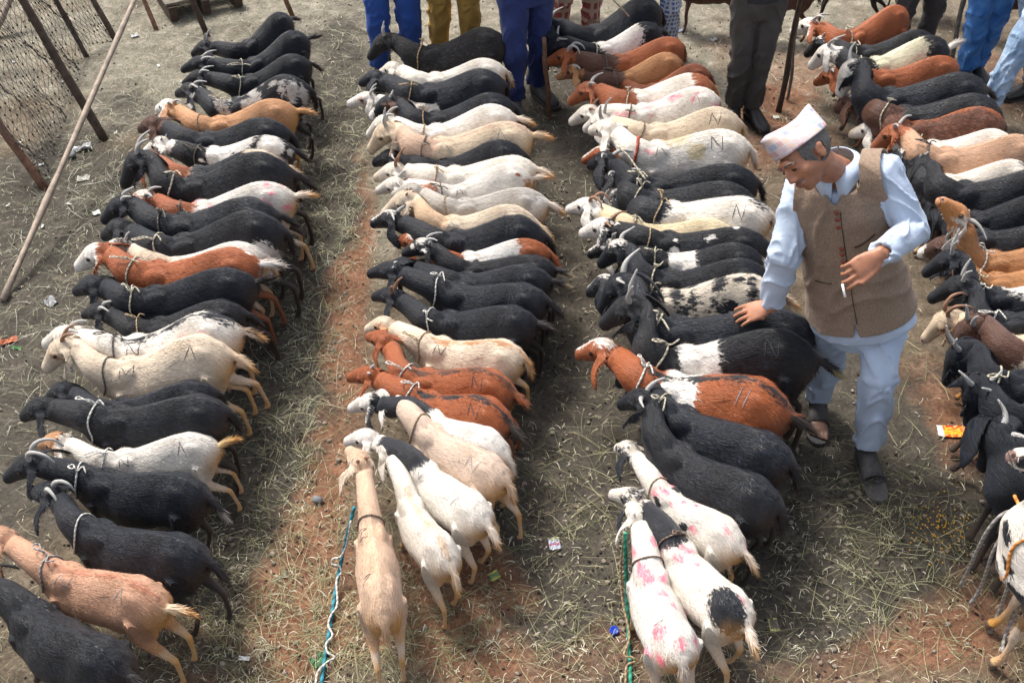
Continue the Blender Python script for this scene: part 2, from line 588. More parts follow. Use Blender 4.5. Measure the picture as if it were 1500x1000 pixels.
# ---- coat material: colours per palette, pattern from fields stored on the skin
_coats = {}
def coat_material(base, patch, second, gloss=0.5):
    key = (base, patch, second, gloss)
    if key in _coats:
        return _coats[key]
    m, nt, b = mat_new('goat_coat')
    rest = N(nt, 'ShaderNodeAttribute', attribute_name='rest').outputs['Vector']
    m1 = N(nt, 'ShaderNodeAttribute', attribute_name='m1').outputs['Fac']
    m2 = N(nt, 'ShaderNodeAttribute', attribute_name='m2').outputs['Fac']
    dye = N(nt, 'ShaderNodeAttribute', attribute_name='dye').outputs['Fac']
    dirt = N(nt, 'ShaderNodeAttribute', attribute_name='dirt').outputs['Fac']
    oi = N(nt, 'ShaderNodeObjectInfo')
    # stretch noise along the lie of the hair
    mp = N(nt, 'ShaderNodeMapping'); mp.inputs['Scale'].default_value = (9, 60, 34)
    nt.links.new(rest, mp.inputs['Vector'])
    streak = noise(nt, mp.outputs[0], 4.5, 4, 0.65, 0.4)
    mp2 = N(nt, 'ShaderNodeMapping'); mp2.inputs['Scale'].default_value = (20, 40, 30)
    nt.links.new(rest, mp2.inputs['Vector'])
    edge = noise(nt, mp2.outputs[0], 2.2, 4, 0.7)
    blot = noise(nt, rest, 7.0, 3, 0.5)
    e = math_n(nt, 'MULTIPLY', math_n(nt, 'SUBTRACT', edge, 0.5), 0.085)
    k1 = math_n(nt, 'MULTIPLY_ADD', math_n(nt, 'ADD', m1, e), 90.0, 0.5, clamp=True)
    k2 = math_n(nt, 'MULTIPLY_ADD', math_n(nt, 'ADD', m2, e), 90.0, 0.5, clamp=True)
    kd = math_n(nt, 'MULTIPLY_ADD', math_n(nt, 'ADD', dye, math_n(nt, 'MULTIPLY', e, 1.6)), 28.0, 0.35, clamp=True)
    rnd = oi.outputs['Random']
    if max(base) < .1:
        fl = ramp(nt, math_n(nt, 'MULTIPLY_ADD', edge, .6, math_n(nt, 'MULTIPLY', streak, .4)), [(.40, (.6, .6, .6)), (.52, (.9, .95, 1.0)), (.66, (1.9, 2.3, 3.0))])  # bluish sheen of black coats painted into the colour as lighter streaks
        tint = ramp(nt, rnd, [(0, (.55, .55, .60)), (.3, (1.0, .95, .95)), (.55, (1.5, 1.15, .85)), (.75, (.7, .7, .75)), (1, (1.4, 1.3, 1.25))])
        basec = mix_c(nt, 1.0, mix_c(nt, 1.0, base, fl, 'MULTIPLY'), tint, 'MULTIPLY')
    else:
        tint = ramp(nt, rnd, [(0, (1, 1, 1)), (.35, (1.0, .95, .87)), (.7, (.93, .93, .93)), (1, (1.04, 1.0, .94))])
        basec = mix_c(nt, 1.0, base, tint, 'MULTIPLY')
    c = mix_c(nt, k1, basec, patch)
    c = mix_c(nt, k2, c, second)
    # hair by hair variation and broad tone changes
    hv = ramp(nt, streak, [(0.28, (.52, .49, .46)), (0.5, (1, 1, 1)), (0.72, (1.28, 1.25, 1.22))])
    c = mix_c(nt, 0.8, c, hv, 'MULTIPLY')
    bv = ramp(nt, blot, [(0.3, (.74, .68, .61)), (0.7, (1.12, 1.10, 1.08))])
    c = mix_c(nt, 0.7, c, bv, 'MULTIPLY')
    light = max(base) > .3
    stain = (.55, .27, .06) if light else (.10, .06, .035)
    kdirt = math_n(nt, 'MULTIPLY', dirt, math_n(nt, 'MULTIPLY_ADD', blot, 1.9, 0.15), clamp=True)
    c = mix_c(nt, kdirt, c, stain)
    if max(patch) < .1:
        kd = math_n(nt, 'MULTIPLY', kd, math_n(nt, 'SUBTRACT', 1.0, k1))
    c = mix_c(nt, math_n(nt, 'MULTIPLY', kd, 0.75), c, (.80, .060, .16))
    sp = N(nt, 'ShaderNodeSeparateXYZ'); nt.links.new(rest, sp.inputs[0])
    rx, ry, rz = sp.outputs[0], math_n(nt, 'ABSOLUTE', sp.outputs[1]), sp.outputs[2]
    # bare skin of the nose, nostrils, mouth line and hooves
    nose_k = math_n(nt, 'MULTIPLY', math_n(nt, 'MULTIPLY_ADD', rx, 40.0, -23.4, clamp=True), .65)
    c = mix_c(nt, nose_k, c, (.36, .20, .15) if light else (.012, .010, .010))
    def dab(cx, cy, cz, r, soft_=500):
        d2 = math_n(nt, 'ADD', math_n(nt, 'ADD', math_n(nt, 'POWER', math_n(nt, 'SUBTRACT', rx, cx), 2.0), math_n(nt, 'POWER', math_n(nt, 'SUBTRACT', ry, cy), 2.0)), math_n(nt, 'POWER', math_n(nt, 'SUBTRACT', rz, cz), 2.0))
        return math_n(nt, 'MULTIPLY', math_n(nt, 'SUBTRACT', r, math_n(nt, 'SQRT', d2)), soft_, clamp=True)
    c = mix_c(nt, dab(.606, .014, .528, .009), c, (.03, .015, .012))
    mouth = math_n(nt, 'LESS_THAN', math_n(nt, 'ABSOLUTE', math_n(nt, 'MULTIPLY_ADD', rx, .45, math_n(nt, 'SUBTRACT', .2445, rz))), .0022)
    mouth = math_n(nt, 'MULTIPLY', mouth, math_n(nt, 'GREATER_THAN', rx, .545))
    c = mix_c(nt, math_n(nt, 'MULTIPLY', mouth, .8), c, (.03, .018, .014))
    c = mix_c(nt, math_n(nt, 'MULTIPLY', dab(.482, .055, .602, .018, 160), .75), c, (.10, .06, .045) if light else (.006, .005, .005))
    c = mix_c(nt, math_n(nt, 'MULTIPLY', math_n(nt, 'MULTIPLY_ADD', rz, -160.0, 4.4, clamp=True), .9), c, (.055, .040, .030))
    nt.links.new(c, b.inputs['Base Color'])
    b.inputs['Roughness'].default_value = gloss
    b.inputs['Specular IOR Level'].default_value = 0.35 if light else 0.30
    b.inputs['Sheen Weight'].default_value = 0.10 if light else 0.05
    b.inputs['Sheen Roughness'].default_value = 0.45
    b.inputs['Sheen Tint'].default_value = (.85, .9, 1.0, 1)
    bump(nt, b, math_n(nt, 'ADD', streak, math_n(nt, 'MULTIPLY', blot, 0.8)), 0.8, 0.008)
    _coats[key] = m
    return m

HORN_MAT, _nt, _b = mat_new('horn')
_tc = N(_nt, 'ShaderNodeTexCoord')
_w = N(_nt, 'ShaderNodeTexWave', i_Scale=70.0, i_Distortion=3.0)
_nt.links.new(_tc.outputs['Object'], _w.inputs['Vector'])
_nt.links.new(ramp(_nt, _w.outputs['Fac'], [(0, (.20, .19, .18)), (1, (.46, .45, .42))]), _b.inputs['Base Color'])
_b.inputs['Roughness'].default_value = 0.5
bump(_nt, _b, _w.outputs['Fac'], 0.5, 0.002)
HORN_BROWN = simple_mat('brown_horn', (.22, .12, .075), 0.5, 0.3, 40)
EYE_MAT, _nt, _b = mat_new('goat_eye')
_b.inputs['Base Color'].default_value = (.02, .012, .006, 1); _b.inputs['Roughness'].default_value = 0.15
MARK_DARK = simple_mat('dark_clip_mark', (.055, .05, .055), 0.9, 0.4, 60)
MARK_GREY = simple_mat('grey_clip_mark', (.27, .26, .27), 0.9, 0.3, 60)

MARK_SOFT = simple_mat('faint_clip_mark', (.040, .045, .060), 0.8, 0.4, 60)

def rope_material(name, c0, c1, scale=60):
    m, nt, b = mat_new(name)
    at = N(nt, 'ShaderNodeAttribute', attribute_name='twist').outputs['Fac']
    tc = N(nt, 'ShaderNodeTexCoord')
    s = math_n(nt, 'SINE', at)
    k = math_n(nt, 'MULTIPLY_ADD', s, 0.5, 0.5, clamp=True)
    nz = noise(nt, tc.outputs['Object'], scale, 4)
    c = mix_c(nt, k, c0, c1)
    c = mix_c(nt, 0.6, c, ramp(nt, nz, [(0.3, (.6, .58, .55)), (0.7, (1.1, 1.1, 1.1))]), 'MULTIPLY')
    nt.links.new(c, b.inputs['Base Color'])
    b.inputs['Roughness'].default_value = 0.85
    bump(nt, b, k, 0.6, 0.002)
    return m

ROPE_MATS = {
    'pale': rope_material('pale_rope', (.26, .23, .17), (.50, .46, .36)),
    'white': rope_material('white_rope', (.36, .35, .32), (.62, .60, .55)),
    'dark': rope_material('dark_rope', (.06, .055, .045), (.15, .13, .10)),
    'tan': rope_material('tan_rope', (.22, .15, .08), (.38, .28, .17)),
    'red': rope_material('red_strap', (.25, .04, .02), (.40, .08, .04)),
    'teal': rope_material('teal_rope', (.01, .10, .14), (.03, .26, .34)),
    'green': rope_material('green_rope', (.01, .14, .09), (.04, .34, .22)),
    'grey': rope_material('grey_rope', (.20, .19, .18), (.36, .34, .32)),
    'orange': rope_material('orange_rope', (.40, .13, .02), (.65, .28, .06)),
    'brown': rope_material('brown_rope', (.10, .07, .05), (.19, .14, .10)),
}

def rope_mesh(name, path, r, mat, per=5, sides=6, lumpy=0.12, rng=None):
    pts = catmull(path, per)
    rr = rng or RNG
    rad = [r * (1 + rr.uniform(-lumpy, lumpy)) for _ in pts]
    V, F = tube(pts, rad, sides)
    me = new_mesh(name, V, F)
    tw = []
    L = 0
    for i, p in enumerate(pts):
        if i:
            L += (pts[i] - pts[i - 1]).length
        for k in range(sides):
            tw.append(L / (r * 5) * 2 * math.pi + 2 * math.pi * k / sides * 1)
    add_attr(me, 'twist', tw)
    me.materials.append(mat)
    return me

GLYPH = {
    'N': [((0, 0), (.1, 1)), ((.1, 1), (.9, 0)), ((.9, 0), (1, 1))],
    'V': [((0, 0), (.5, 1)), ((.5, 1), (1, 0))],
    'M': [((0, 0), (0, 1)), ((0, 1), (.5, .3)), ((.5, .3), (1, 1)), ((1, 1), (1, 0))],
    'X': [((0, .1), (1, .8)), ((.2, 1), (.7, 0))],
    'I': [((0, 0), (.2, 1)), ((.6, 0), (.8, 1))],
}

WHITE = (.72, .70, .66); CREAM = (.62, .52, .40); BLACK = (.0070, .0090, .0140); DARK = (.018, .018, .019)
RUST = (.30, .088, .030); TAN = (.48, .25, .12); BEIGE = (.55, .36, .24); DKBROWN = (.085, .038, .024); GREYW = (.42, .41, .39); CARAMEL = (.36, .17, .065)

def field_blobs(P, blobs):
    f = np.full(len(P), -1.0)
    for b in blobs:
        c = np.array(b[:3]); r = np.array(b[3:6])
        d = np.linalg.norm((P - c) / r, axis=1)
        f = np.maximum(f, (1 - d) * r.min())
    return f

def patch_fields(P, pat, seed):
    """Named places on the body; returns a signed field (positive inside)."""
    r = np.random.RandomState(seed)
    x, y, z = P[:, 0], P[:, 1], P[:, 2]
    f = np.full(len(P), -1.0)
    t = ((x - J_NECK[0]) * math.cos(NECK_P0) + (z - J_NECK[2]) * math.sin(NECK_P0)) / NECK_LEN
    for tok in pat.split():
        if tok == 'head':
            g = (t - .78) * .2 * (z > .40) + -1 * (z <= .40)
        elif tok == 'neckhead':
            g = np.where(z > .36, (t + .02) * .2, -1)
        elif tok == 'fore':
            g = np.where((z > .2), x - .10, -1)
        elif tok == 'chest':
            g = np.where((z > .2), x - .16, -1)
        elif tok == 'neck':
            g = np.where(z > .36, np.minimum(t + .05, .80 - t) * .2, -1)
        elif tok == 'band':
            g = np.minimum(.070 - np.abs(x - .075 - .25 * (z - .45)), z - .05)
        elif tok == 'belt':
            g = np.minimum(.085 - np.abs(x + .02 + .4 * (z - .45)), z - .05)
        elif tok == 'saddle2':
            g = field_blobs(P, [(.03, -.05, .50, .09, .09, .06), (-.06, .07, .47, .05, .05, .05)])
        elif tok == 'saddle':
            g = field_blobs(P, [(.0, 0, .50, .17, .2, .10)])
        elif tok == 'rump':
            g = np.minimum(-.20 - x, z - .26) * 1.0
        elif tok == 'rumpoval':
            g = field_blobs(P, [(-.25, .045, .52, .10, .070, .12)])
        elif tok == 'rumpspot':
            g = field_blobs(P, [(-.26, -.05, .47, .085, .10, .11)])
        elif tok == 'rump2':
            g = field_blobs(P, [(-.30, -.04, .47, .035, .05, .05), (-.30, .05, .45, .03, .04, .05)])
        elif tok == 'thigh':
            g = field_blobs(P, [(-.24, -.09, .36, .08, .07, .10), (-.24, .09, .36, .08, .07, .10)])
        elif tok == 'dorsal':
            g = .010 + .006 * np.sin(x * 40 + seed) - np.abs(y) * .8 + np.where((z > .48) & (x < .22), 0, -1)
        elif tok == 'legs':
            g = .24 - z
        elif tok == 'tail':
            g = -.345 - x
        elif tok == 'tailtip':
            g = -.405 - x
        elif tok == 'hooves':
            g = .03 - z
        elif tok == 'blaze':
            g = np.where(x > .42, .014 - np.abs(y), -1) + np.where(z < .54 + .6 * (.60 - x) - .06, -1, 0)
        elif tok == 'face':
            g = np.where((t > .9), (x - .43), -1)
        elif tok == 'muzzle':
            g = x - .555
        elif tok == 'crown':
            g = field_blobs(P, [(.44, 0, .645, .05, .032, .03)])
        elif tok == 'ears2':
            g = np.minimum(y - .045, .06 - np.abs(x - .42)) + np.where(z > .46, 0, -1)
        elif tok == 'eyes2':
            g = field_blobs(P, [(.478, .04, .60, .03, .02, .025), (.45, -.02, .64, .02, .02, .02)])
        elif tok == 'neck2':
            g = field_blobs(P, [(.28, .03, .53, .04, .05, .04), (.35, -.02, .58, .03, .04, .04), (.24, -.04, .48, .03, .04, .04)])
        elif tok == 'ears':
            g = np.minimum(np.abs(y) - .045, .06 - np.abs(x - .42)) + np.where(z > .46, 0, -1)
        elif tok == 'eyes':
            g = field_blobs(P, [(.478, s * .038, .60, .03, .018, .025) for s in (-1, 1)])
        elif tok.startswith('spots'):          # many small
            n = int(tok[5:] or 40)
            idx = r.choice(len(GV), n)
            g = np.full(len(P), -1.0)
            for i in idx:
                c = GV[i]
                if c[2] < .18: continue
                rad = r.uniform(.009, .024)
                g = np.maximum(g, 2.4 * (rad - np.linalg.norm((P - c) * np.array([.8, 1, 1]), axis=1)))
        elif tok.startswith('blots'):          # a few large
            n = int(tok[5:] or 7)
            idx = r.choice(len(GV), n * 2)
            g = np.full(len(P), -1.0)
            for i in idx[:n]:
                c = GV[i]
                rad = r.uniform(.035, .075)
                g = np.maximum(g, rad - np.linalg.norm((P - c) * np.array([.8, .8, 1]), axis=1))
        elif tok.startswith('bars'):           # mottled upright streaks over the back
            n = int(tok[4:] or 16)
            g = np.full(len(P), -1.0)
            for k in range(n):
                cx = r.uniform(-.30, .24); cy = r.choice([-1, 1]) * r.uniform(.0, .09); cz = r.uniform(.36, .53)
                q = (P - np.array([cx, cy, cz])) / np.array([.028, .05, .075])
                g = np.maximum(g, (1 - np.linalg.norm(q, axis=1)) * .03)
        else:
            continue
        f = np.maximum(f, g)
    return f

def dye_field(P, n, seed, size=(.008, .022), region=None):
    r = np.random.RandomState(seed + 99)
    f = np.full(len(P), -1.0)
    if not n:
        return f
    ok = np.where((GV[:, 2] > .42) & (GV[:, 0] < .30) & (GV[:, 0] > -.33))[0]
    for i in r.choice(ok, n):
        rad = r.uniform(*size)
        f = np.maximum(f, 1.6 * (rad - np.linalg.norm((P - GV[i]) * np.array([.75, 1, 1]), axis=1)))
    return f

def dirt_field(P, light, amount):
    x, y, z = P[:, 0], P[:, 1], P[:, 2]
    d = (1 - sstep(.08, .26, z)) * .75
    d = np.maximum(d, (1 - sstep(-.43, -.37, x)) * .9)
    d = np.maximum(d, (1 - sstep(-.34, -.24, x)) * (1 - sstep(.42, .53, z)) * 1.0)
    d = np.maximum(d, (1 - sstep(.26, .33, z)) * .45)
    return d * amount

GOAT_N = [0]
HORN_SHAPES = {
    'back': [(.425, .016, .640), (.405, .022, .672), (.372, .032, .690), (.335, .044, .692)],
    'up': [(.430, .016, .640), (.425, .024, .680), (.412, .034, .715), (.392, .045, .742)],
    'wide': [(.425, .018, .640), (.412, .040, .665), (.390, .070, .678), (.362, .095, .680)],
    'curl': [(.428, .016, .640), (.420, .024, .685), (.385, .036, .710), (.340, .045, .700), (.318, .050, .665)],
    'stub': [(.430, .016, .640), (.424, .021, .660), (.412, .028, .676)],
}

def make_goat(rump, wither, nose, coat, label, nose_z=.42, up=None, side=None, horn='back', hl=1.0, tail=None, tailk=1.0,
              width=1.0, collar=None, loop=None, mark=None, dyes=0, dyesize=(.008, .022), ears=None, legs=None, smin=.78, smax=1.22,
              bend=0.0, dirt=None, hornmat=None, group='goats tied in rows', gloss=0.48, arch=None, roll=0.0, zb=.525, name='goat', ground=None):
    GOAT_N[0] += 1
    seed = GOAT_N[0]
    r = random.Random(seed * 13 + 5)
    if up is None: up = r.uniform(.35, .8)
    if side is None: side = r.uniform(-.7, -.2)
    if tail is None: tail = (r.uniform(-.3, .3), r.choice([.5, 1.0, 1.2]))
    # ---- where it stands
    s = 1.0
    for _ in range(4):
        A = spot(rump[0], rump[1], zb * s); B = spot(wither[0], wither[1], zb * s)
        d = (B - A); L = math.hypot(d.x, d.y)
        s = max(smin, min(smax, L / .585))
    A = spot(rump[0], rump[1], zb * s); B = spot(wither[0], wither[1], zb * s)
    s *= r.uniform(.94, 1.05)
    d = B - A
    yaw = math.atan2(d.y, d.x)
    # the neck base lies at x = .26 of the body's own length
    origin = Vector((B.x - .26 * s * math.cos(yaw), B.y - .26 * s * math.sin(yaw), 0))
    root = thing(name, label, 'goat', origin, group)
    root.rotation_euler = (0, 0, yaw)
    root.scale = (s, s, s)
    # ---- aim neck and head (two links) at the nose's place
    nz = nose_z if nose_z > .6 else nose_z - .05 + r.uniform(-.05, .04)
    Tw = spot(nose[0], nose[1], nz * s)
    loc = Matrix.Rotation(-yaw, 3, 'Z') @ (Tw - origin) / s
    T = np.array(loc)
    ps = Pose()
    ps.bend = bend = bend or r.uniform(-.16, .16)
    D = T - J_NECK
    if bend:
        D = rotm(-bend, 0) @ (T - J_MID) + J_MID - J_NECK
    dist = np.linalg.norm(D)
    l1, l2 = NECK_LEN, HEAD_LEN
    maxr = (l1 + l2) * .985
    if dist > maxr:
        ps.stretch = min(1.30, (dist - l2 * .97) / l1)
        l1 *= ps.stretch
        dist = min(dist, (l1 + l2) * .985)
        D = D / np.linalg.norm(D) * dist
    else:
        ps.stretch = max(.90, min(1.0, dist * 1.14 / (l1 + l2)))
        l1 *= ps.stretch
    mn = .21
    if dist < mn:
        D = D / max(dist, 1e-6) * mn; dist = mn
    a = (l1 * l1 - l2 * l2 + dist * dist) / (2 * dist)
    h = math.sqrt(max(0, l1 * l1 - a * a))
    u = D / dist
    upv = np.array([0, 0, 1.0]) * up + np.array([0, 1.0, 0]) * side
    upv = upv - u * (upv @ u)
    upv /= np.linalg.norm(upv) + 1e-9
    poll = u * a + upv * h
    hd = D - poll
    ps.neck = (math.atan2(poll[1], poll[0]), math.atan2(poll[2], math.hypot(poll[0], poll[1])))
    ps.head = (math.atan2(hd[1], hd[0]), math.atan2(hd[2], math.hypot(hd[0], hd[1])))
    ps.roll = roll + r.uniform(-.15, .15)
    ps.tail = (tail[0] + r.uniform(-.15, .15), tail[1] + r.uniform(-.1, .1))
    ps.width = width * r.uniform(.84, 1.01)
    ps.belly = r.uniform(-.06, .12)
    ps.arch = arch if arch is not None else r.uniform(.015, .065)
    ps.legs = [a_ * .55 for a_ in legs] if legs else [r.uniform(-.2, .2) for _ in range(4)]
    ps.hocks = [r.uniform(-.12, .12) for _ in range(2)]
    ps.knees = [r.uniform(-.05, .10) for _ in range(2)]
    if ears is None:
        ps.ears = [(r.uniform(-.15, .5), r.uniform(-.2, .7)) for _ in range(2)]
    else:
        ps.ears = list(ears)
    V = pose_points(GV, GW, ps)
    H = pose_points(HAIR_P, HAIR_W, ps)
    if tailk != 1.0:
        pass
    # keep the lowest hoof on the ground
    low = V[:, 2].min()
    lift = 0.0
    # ---- coat
    base, patch, pat, second, pat2 = coat
    light = max(base) > .3
    mat = coat_material(base, patch or base, second or base, gloss)
    dd = (.9 if light else .45) if dirt is None else dirt
    for nm, VV, RR, FF in (('body', V, GV, GF), ('coat_hair', H, HAIR_B, HAIR_F)):
        me = fast_mesh('goat_' + nm, VV, FF)
        add_attr(me, 'rest', RR, 'FLOAT_VECTOR')
        add_attr(me, 'm1', patch_fields(RR, pat or '', seed))
        add_attr(me, 'm2', patch_fields(RR, pat2 or '', seed + 500))
        add_attr(me, 'dye', dye_field(RR, dyes, seed, dyesize))
        add_attr(me, 'dirt', dirt_field(RR, light, dd))
        me.materials.append(mat)
        o = link(nm, me, None, root)
        if nm == 'coat_hair':
            o['kind'] = 'stuff'
    def place(P):
        P = np.atleast_2d(np.array([tuple(p) for p in P]))
        Wp = weights(P)
        for k in ('neck', 'neck2', 'head'):
            pass
        return pose_points(P, Wp, ps)
    def place_head(P):
        P = np.array([tuple(p) for p in P])
        Wp = weights(P)
        one = np.ones(len(P)); zero = np.zeros(len(P))
        for k in list(Wp):
            Wp[k] = zero
        for k in ('neck', 'neck2', 'head', 'front'):
            Wp[k] = one
        return pose_points(P, Wp, ps)
    # ---- horns, eyes
    if horn:
        sh = HORN_SHAPES[horn]; hl = hl * r.uniform(.85, 1.3)
        for sd in (-1, 1):
            j = [Vector((r.uniform(-.004, .004), r.uniform(-.003, .003), r.uniform(-.004, .004))) for _ in sh]
            pts = [Vector((p[0], p[1] * sd, p[2])) for p in sh]
            pts = [pts[0] + (p - pts[0]) * hl + j[i] * (i > 0) for i, p in enumerate(pts)]
            pts = catmull(pts, 4)
            n = len(pts)
            V2, F2 = tube(pts, [((.0140 * (1 - .80 * (i / (n - 1))) + .0010) * (1 + .06 * math.sin(i * 2.5)),) * 2 for i in range(n)], 8)
            link('horn', new_mesh('horn', place_head(V2), F2), hornmat or HORN_MAT, root)
    for sd in (-1, 1):
        V2, F2 = ellipsoid((.482, sd * .054, .602), (.0095, .005, .0095), 6, 8)
        link('eye', new_mesh('eye', place_head(V2), F2), EYE_MAT, root)
    # ---- rope collar round the neck with a slip loop
    if collar:
        rm = ROPE_MATS[collar]
        tt = r.uniform(.0, .16)
        c = J_NECK + (J_POLL - J_NECK) * tt + np.array([0, 0, .0])
        pts = []
        ax = Vector((math.cos(NECK_P0 * .4), 0, math.sin(NECK_P0 * .4)))
        e1 = Vector((0, 1, 0)); e2 = e1.cross(ax) * -1
        for k in range(22):
            a = 2 * math.pi * k / 22
            dirv = e1 * math.cos(a) + e2 * math.sin(a)
            far = Vector(c) + dirv * .25
            hit = GBVH.ray_cast(far, -dirv)
            p = (hit[0] if hit[0] is not None else Vector(c) + dirv * .06) + dirv * .004
            p += ax * (.006 * math.sin(2 * a + seed))
            pts.append(p)
        pts.append(pts[0])
        PP = place(pts)
        th = .0042 if collar != 'red' else .008
        link('rope_collar', rope_mesh('rope_collar', [Vector(p) for p in PP], th, rm, 2, 6, rng=r), None, root)
        if loop is None:
            loop = r.random() < .6
        if loop:
            # knot and a loose bow or tail end standing off the neck
            k0 = r.choice([5, 6, 4, 3])
            base_p = Vector(PP[k0])
            s_ = r.uniform(.75, 1.25)
            dx, dy = r.uniform(-.05, .05), r.uniform(-.035, .035)
            lp = [base_p, base_p + Vector((.012 + dx * .3, dy * .4, .022)) * s_, base_p + Vector((.030 + dx, dy + .016, .036)) * s_, base_p + Vector((.052 + dx, dy + .004, .030)) * s_,
                  base_p + Vector((.046 + dx, dy - .018, .018)) * s_, base_p + Vector((.020 + dx * .5, -.006, .016)) * s_, base_p + Vector((0, -.004, .004)),
                  base_p + Vector((-.016, r.uniform(-.03, .03), .012)), base_p + Vector((-.040, r.uniform(-.05, .05), .004))]
            link('rope_knot', rope_mesh('rope_knot', lp, .0036, rm, 4, 6, rng=r), None, root)
    # ---- clip marks on shoulder and rump
    if mark:
        mm = MARK_SOFT if not light and max(base) < .1 else {'d': MARK_DARK, 'g': MARK_GREY}[mark[0]]
        mb = MB()
        near = -1 if math.cos(yaw) < 0 else 1          # the flank turned to the camera
        near = 1 if (Matrix.Rotation(yaw, 3, 'Z') @ Vector((0, 1, 0))).y < 0 else -1
        for ch, cx in zip(mark[1:], (.13, -.17)):
            if ch == '.':
                continue
            for (a0, b0) in GLYPH[ch]:
                seg = []
                for q in range(5):
                    t = q / 4
                    gx = a0[0] + (b0[0] - a0[0]) * t + (seed % 5 - 2) * .10 * (a0[1] + (b0[1] - a0[1]) * t); gy = a0[1] + (b0[1] - a0[1]) * t
                    X = cx + (gx - .5) * (.045 + .004 * (seed % 7)) * -near + r.uniform(-.0015, .0015)
                    ang = .28 + (1 - gy) * .60          # from spine down the flank
                    dirv = Vector((0, near * math.sin(ang), math.cos(ang)))
                    hit = GBVH.ray_cast(Vector((X, 0, .42)) + dirv * .3, -dirv)
                    if hit[0] is None:
                        continue
                    seg.append((hit[0], hit[1]))
                if len(seg) < 3:
                    continue
                rows = []
                for i, (p, nn) in enumerate(seg):
                    t = (seg[min(i + 1, len(seg) - 1)][0] - seg[max(i - 1, 0)][0]).normalized()
                    sd = t.cross(nn).normalized() * (r.uniform(.0016, .0026) * (1 - abs(i / (len(seg) - 1) - .45)))
                    rows += [p - sd + nn * .0022, p + nn * .0032, p + sd + nn * .0022]
                PP = place(rows)
                F2 = []
                for i in range(len(seg) - 1):
                    for k in range(2):
                        F2.append((i * 3 + k, i * 3 + k + 1, i * 3 + 3 + k + 1, i * 3 + 3 + k))
                mb.add((PP, F2))
        if mb.v:
            link('clip_mark', mb.mesh('clip_mark'), mm, root, kind='stuff')
    return root
# ------------------------------------------------------------------ the yard: one sheet of trodden earth to the horizon
def vnoise(x, y, seed=0):
    """Smooth value noise on arrays."""
    r = np.random.RandomState(seed)
    T = r.rand(256, 256)
    xi = np.floor(x).astype(int); yi = np.floor(y).astype(int)
    fx = x - xi; fy = y - yi
    fx = fx * fx * (3 - 2 * fx); fy = fy * fy * (3 - 2 * fy)
    a = T[xi % 256, yi % 256]; b = T[(xi + 1) % 256, yi % 256]; c = T[xi % 256, (yi + 1) % 256]; d = T[(xi + 1) % 256, (yi + 1) % 256]
    return (a * (1 - fx) + b * fx) * (1 - fy) + (c * (1 - fx) + d * fx) * fy

def fbm(x, y, f, o=4, seed=0):
    s = 0; a = 1; t = 0
    for k in range(o):
        s = s + a * vnoise(x * f + 17.3 * k, y * f + 5.1 * k, seed + k); t += a
        f *= 2.03; a *= .55
    return s / t

def gheight(x, y):
    h = (fbm(x, y, 1.3, 3, 5) - .5) * .035 + (fbm(x, y, 7.0, 4, 11) - .5) * .022 + np.minimum(0, fbm(x, y, 13.0, 2, 21) - .42) * .05
    near = np.exp(-np.maximum(0, np.hypot(x, y - 4) - 9) / 6)
    return (h - .008) * near

def axis(lo, hi, step, far):
    a = list(np.arange(lo, hi, step))
    s = step; v = hi
    while v < far:
        a.append(v); s *= 1.35; v += s
    a.append(far)
    s = step * 1.35; v = lo - s
    pre = []
    while v > -far:
        pre.append(v); s *= 1.35; v -= s
    pre.append(-far)
    return np.array(pre[::-1] + a)

# soil tone: places where the red earth shows, where shade beside the rows is painted in as dark grey, and where straw has bleached it
def soil_fields(x, y):
    def near(px, py, rx, ry):
        c = spot(px, py)
        return np.exp(-(((x - c.x) / rx) ** 2 + ((y - c.y) / ry) ** 2))
    red = (.8 * near(430, 640, .22, 1.3) + .5 * near(455, 330, .10, .5) + near(380, 840, .3, .5) + near(720, 850, .45, .35) + near(800, 900, .6, .3) + near(1330, 900, .6, .5) + near(1300, 740, .35, .4)
           + near(1380, 620, .3, .4) + .6 * near(1140, 130, .5, .8) + .5 * near(505, 400, .12, .6) + near(1400, 380, .1, .3) + near(480, 520, .15, 1.2) + .4 * near(1120, 200, .3, .5) + .5 * near(1470, 120, .3, .7) + near(500, 260, .12, .6))
    pale = (near(640, 90, .9, 2.2) + .5 * near(480, 40, 1.2, 2.0) + .45 * near(230, 60, 1.5, 1.6) + near(1000, 40, 2.0, 1.4) + .3 * near(200, 20, 1.5, 2) + near(660, 10, 1.5, 2))
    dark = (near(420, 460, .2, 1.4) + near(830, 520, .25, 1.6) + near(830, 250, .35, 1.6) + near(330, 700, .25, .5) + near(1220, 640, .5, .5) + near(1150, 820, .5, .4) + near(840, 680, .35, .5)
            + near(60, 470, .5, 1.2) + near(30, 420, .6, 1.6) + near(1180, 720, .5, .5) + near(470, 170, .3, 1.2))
    return np.clip(red, 0, 1), np.clip(pale, 0, 1), np.clip(dark, 0, 1)

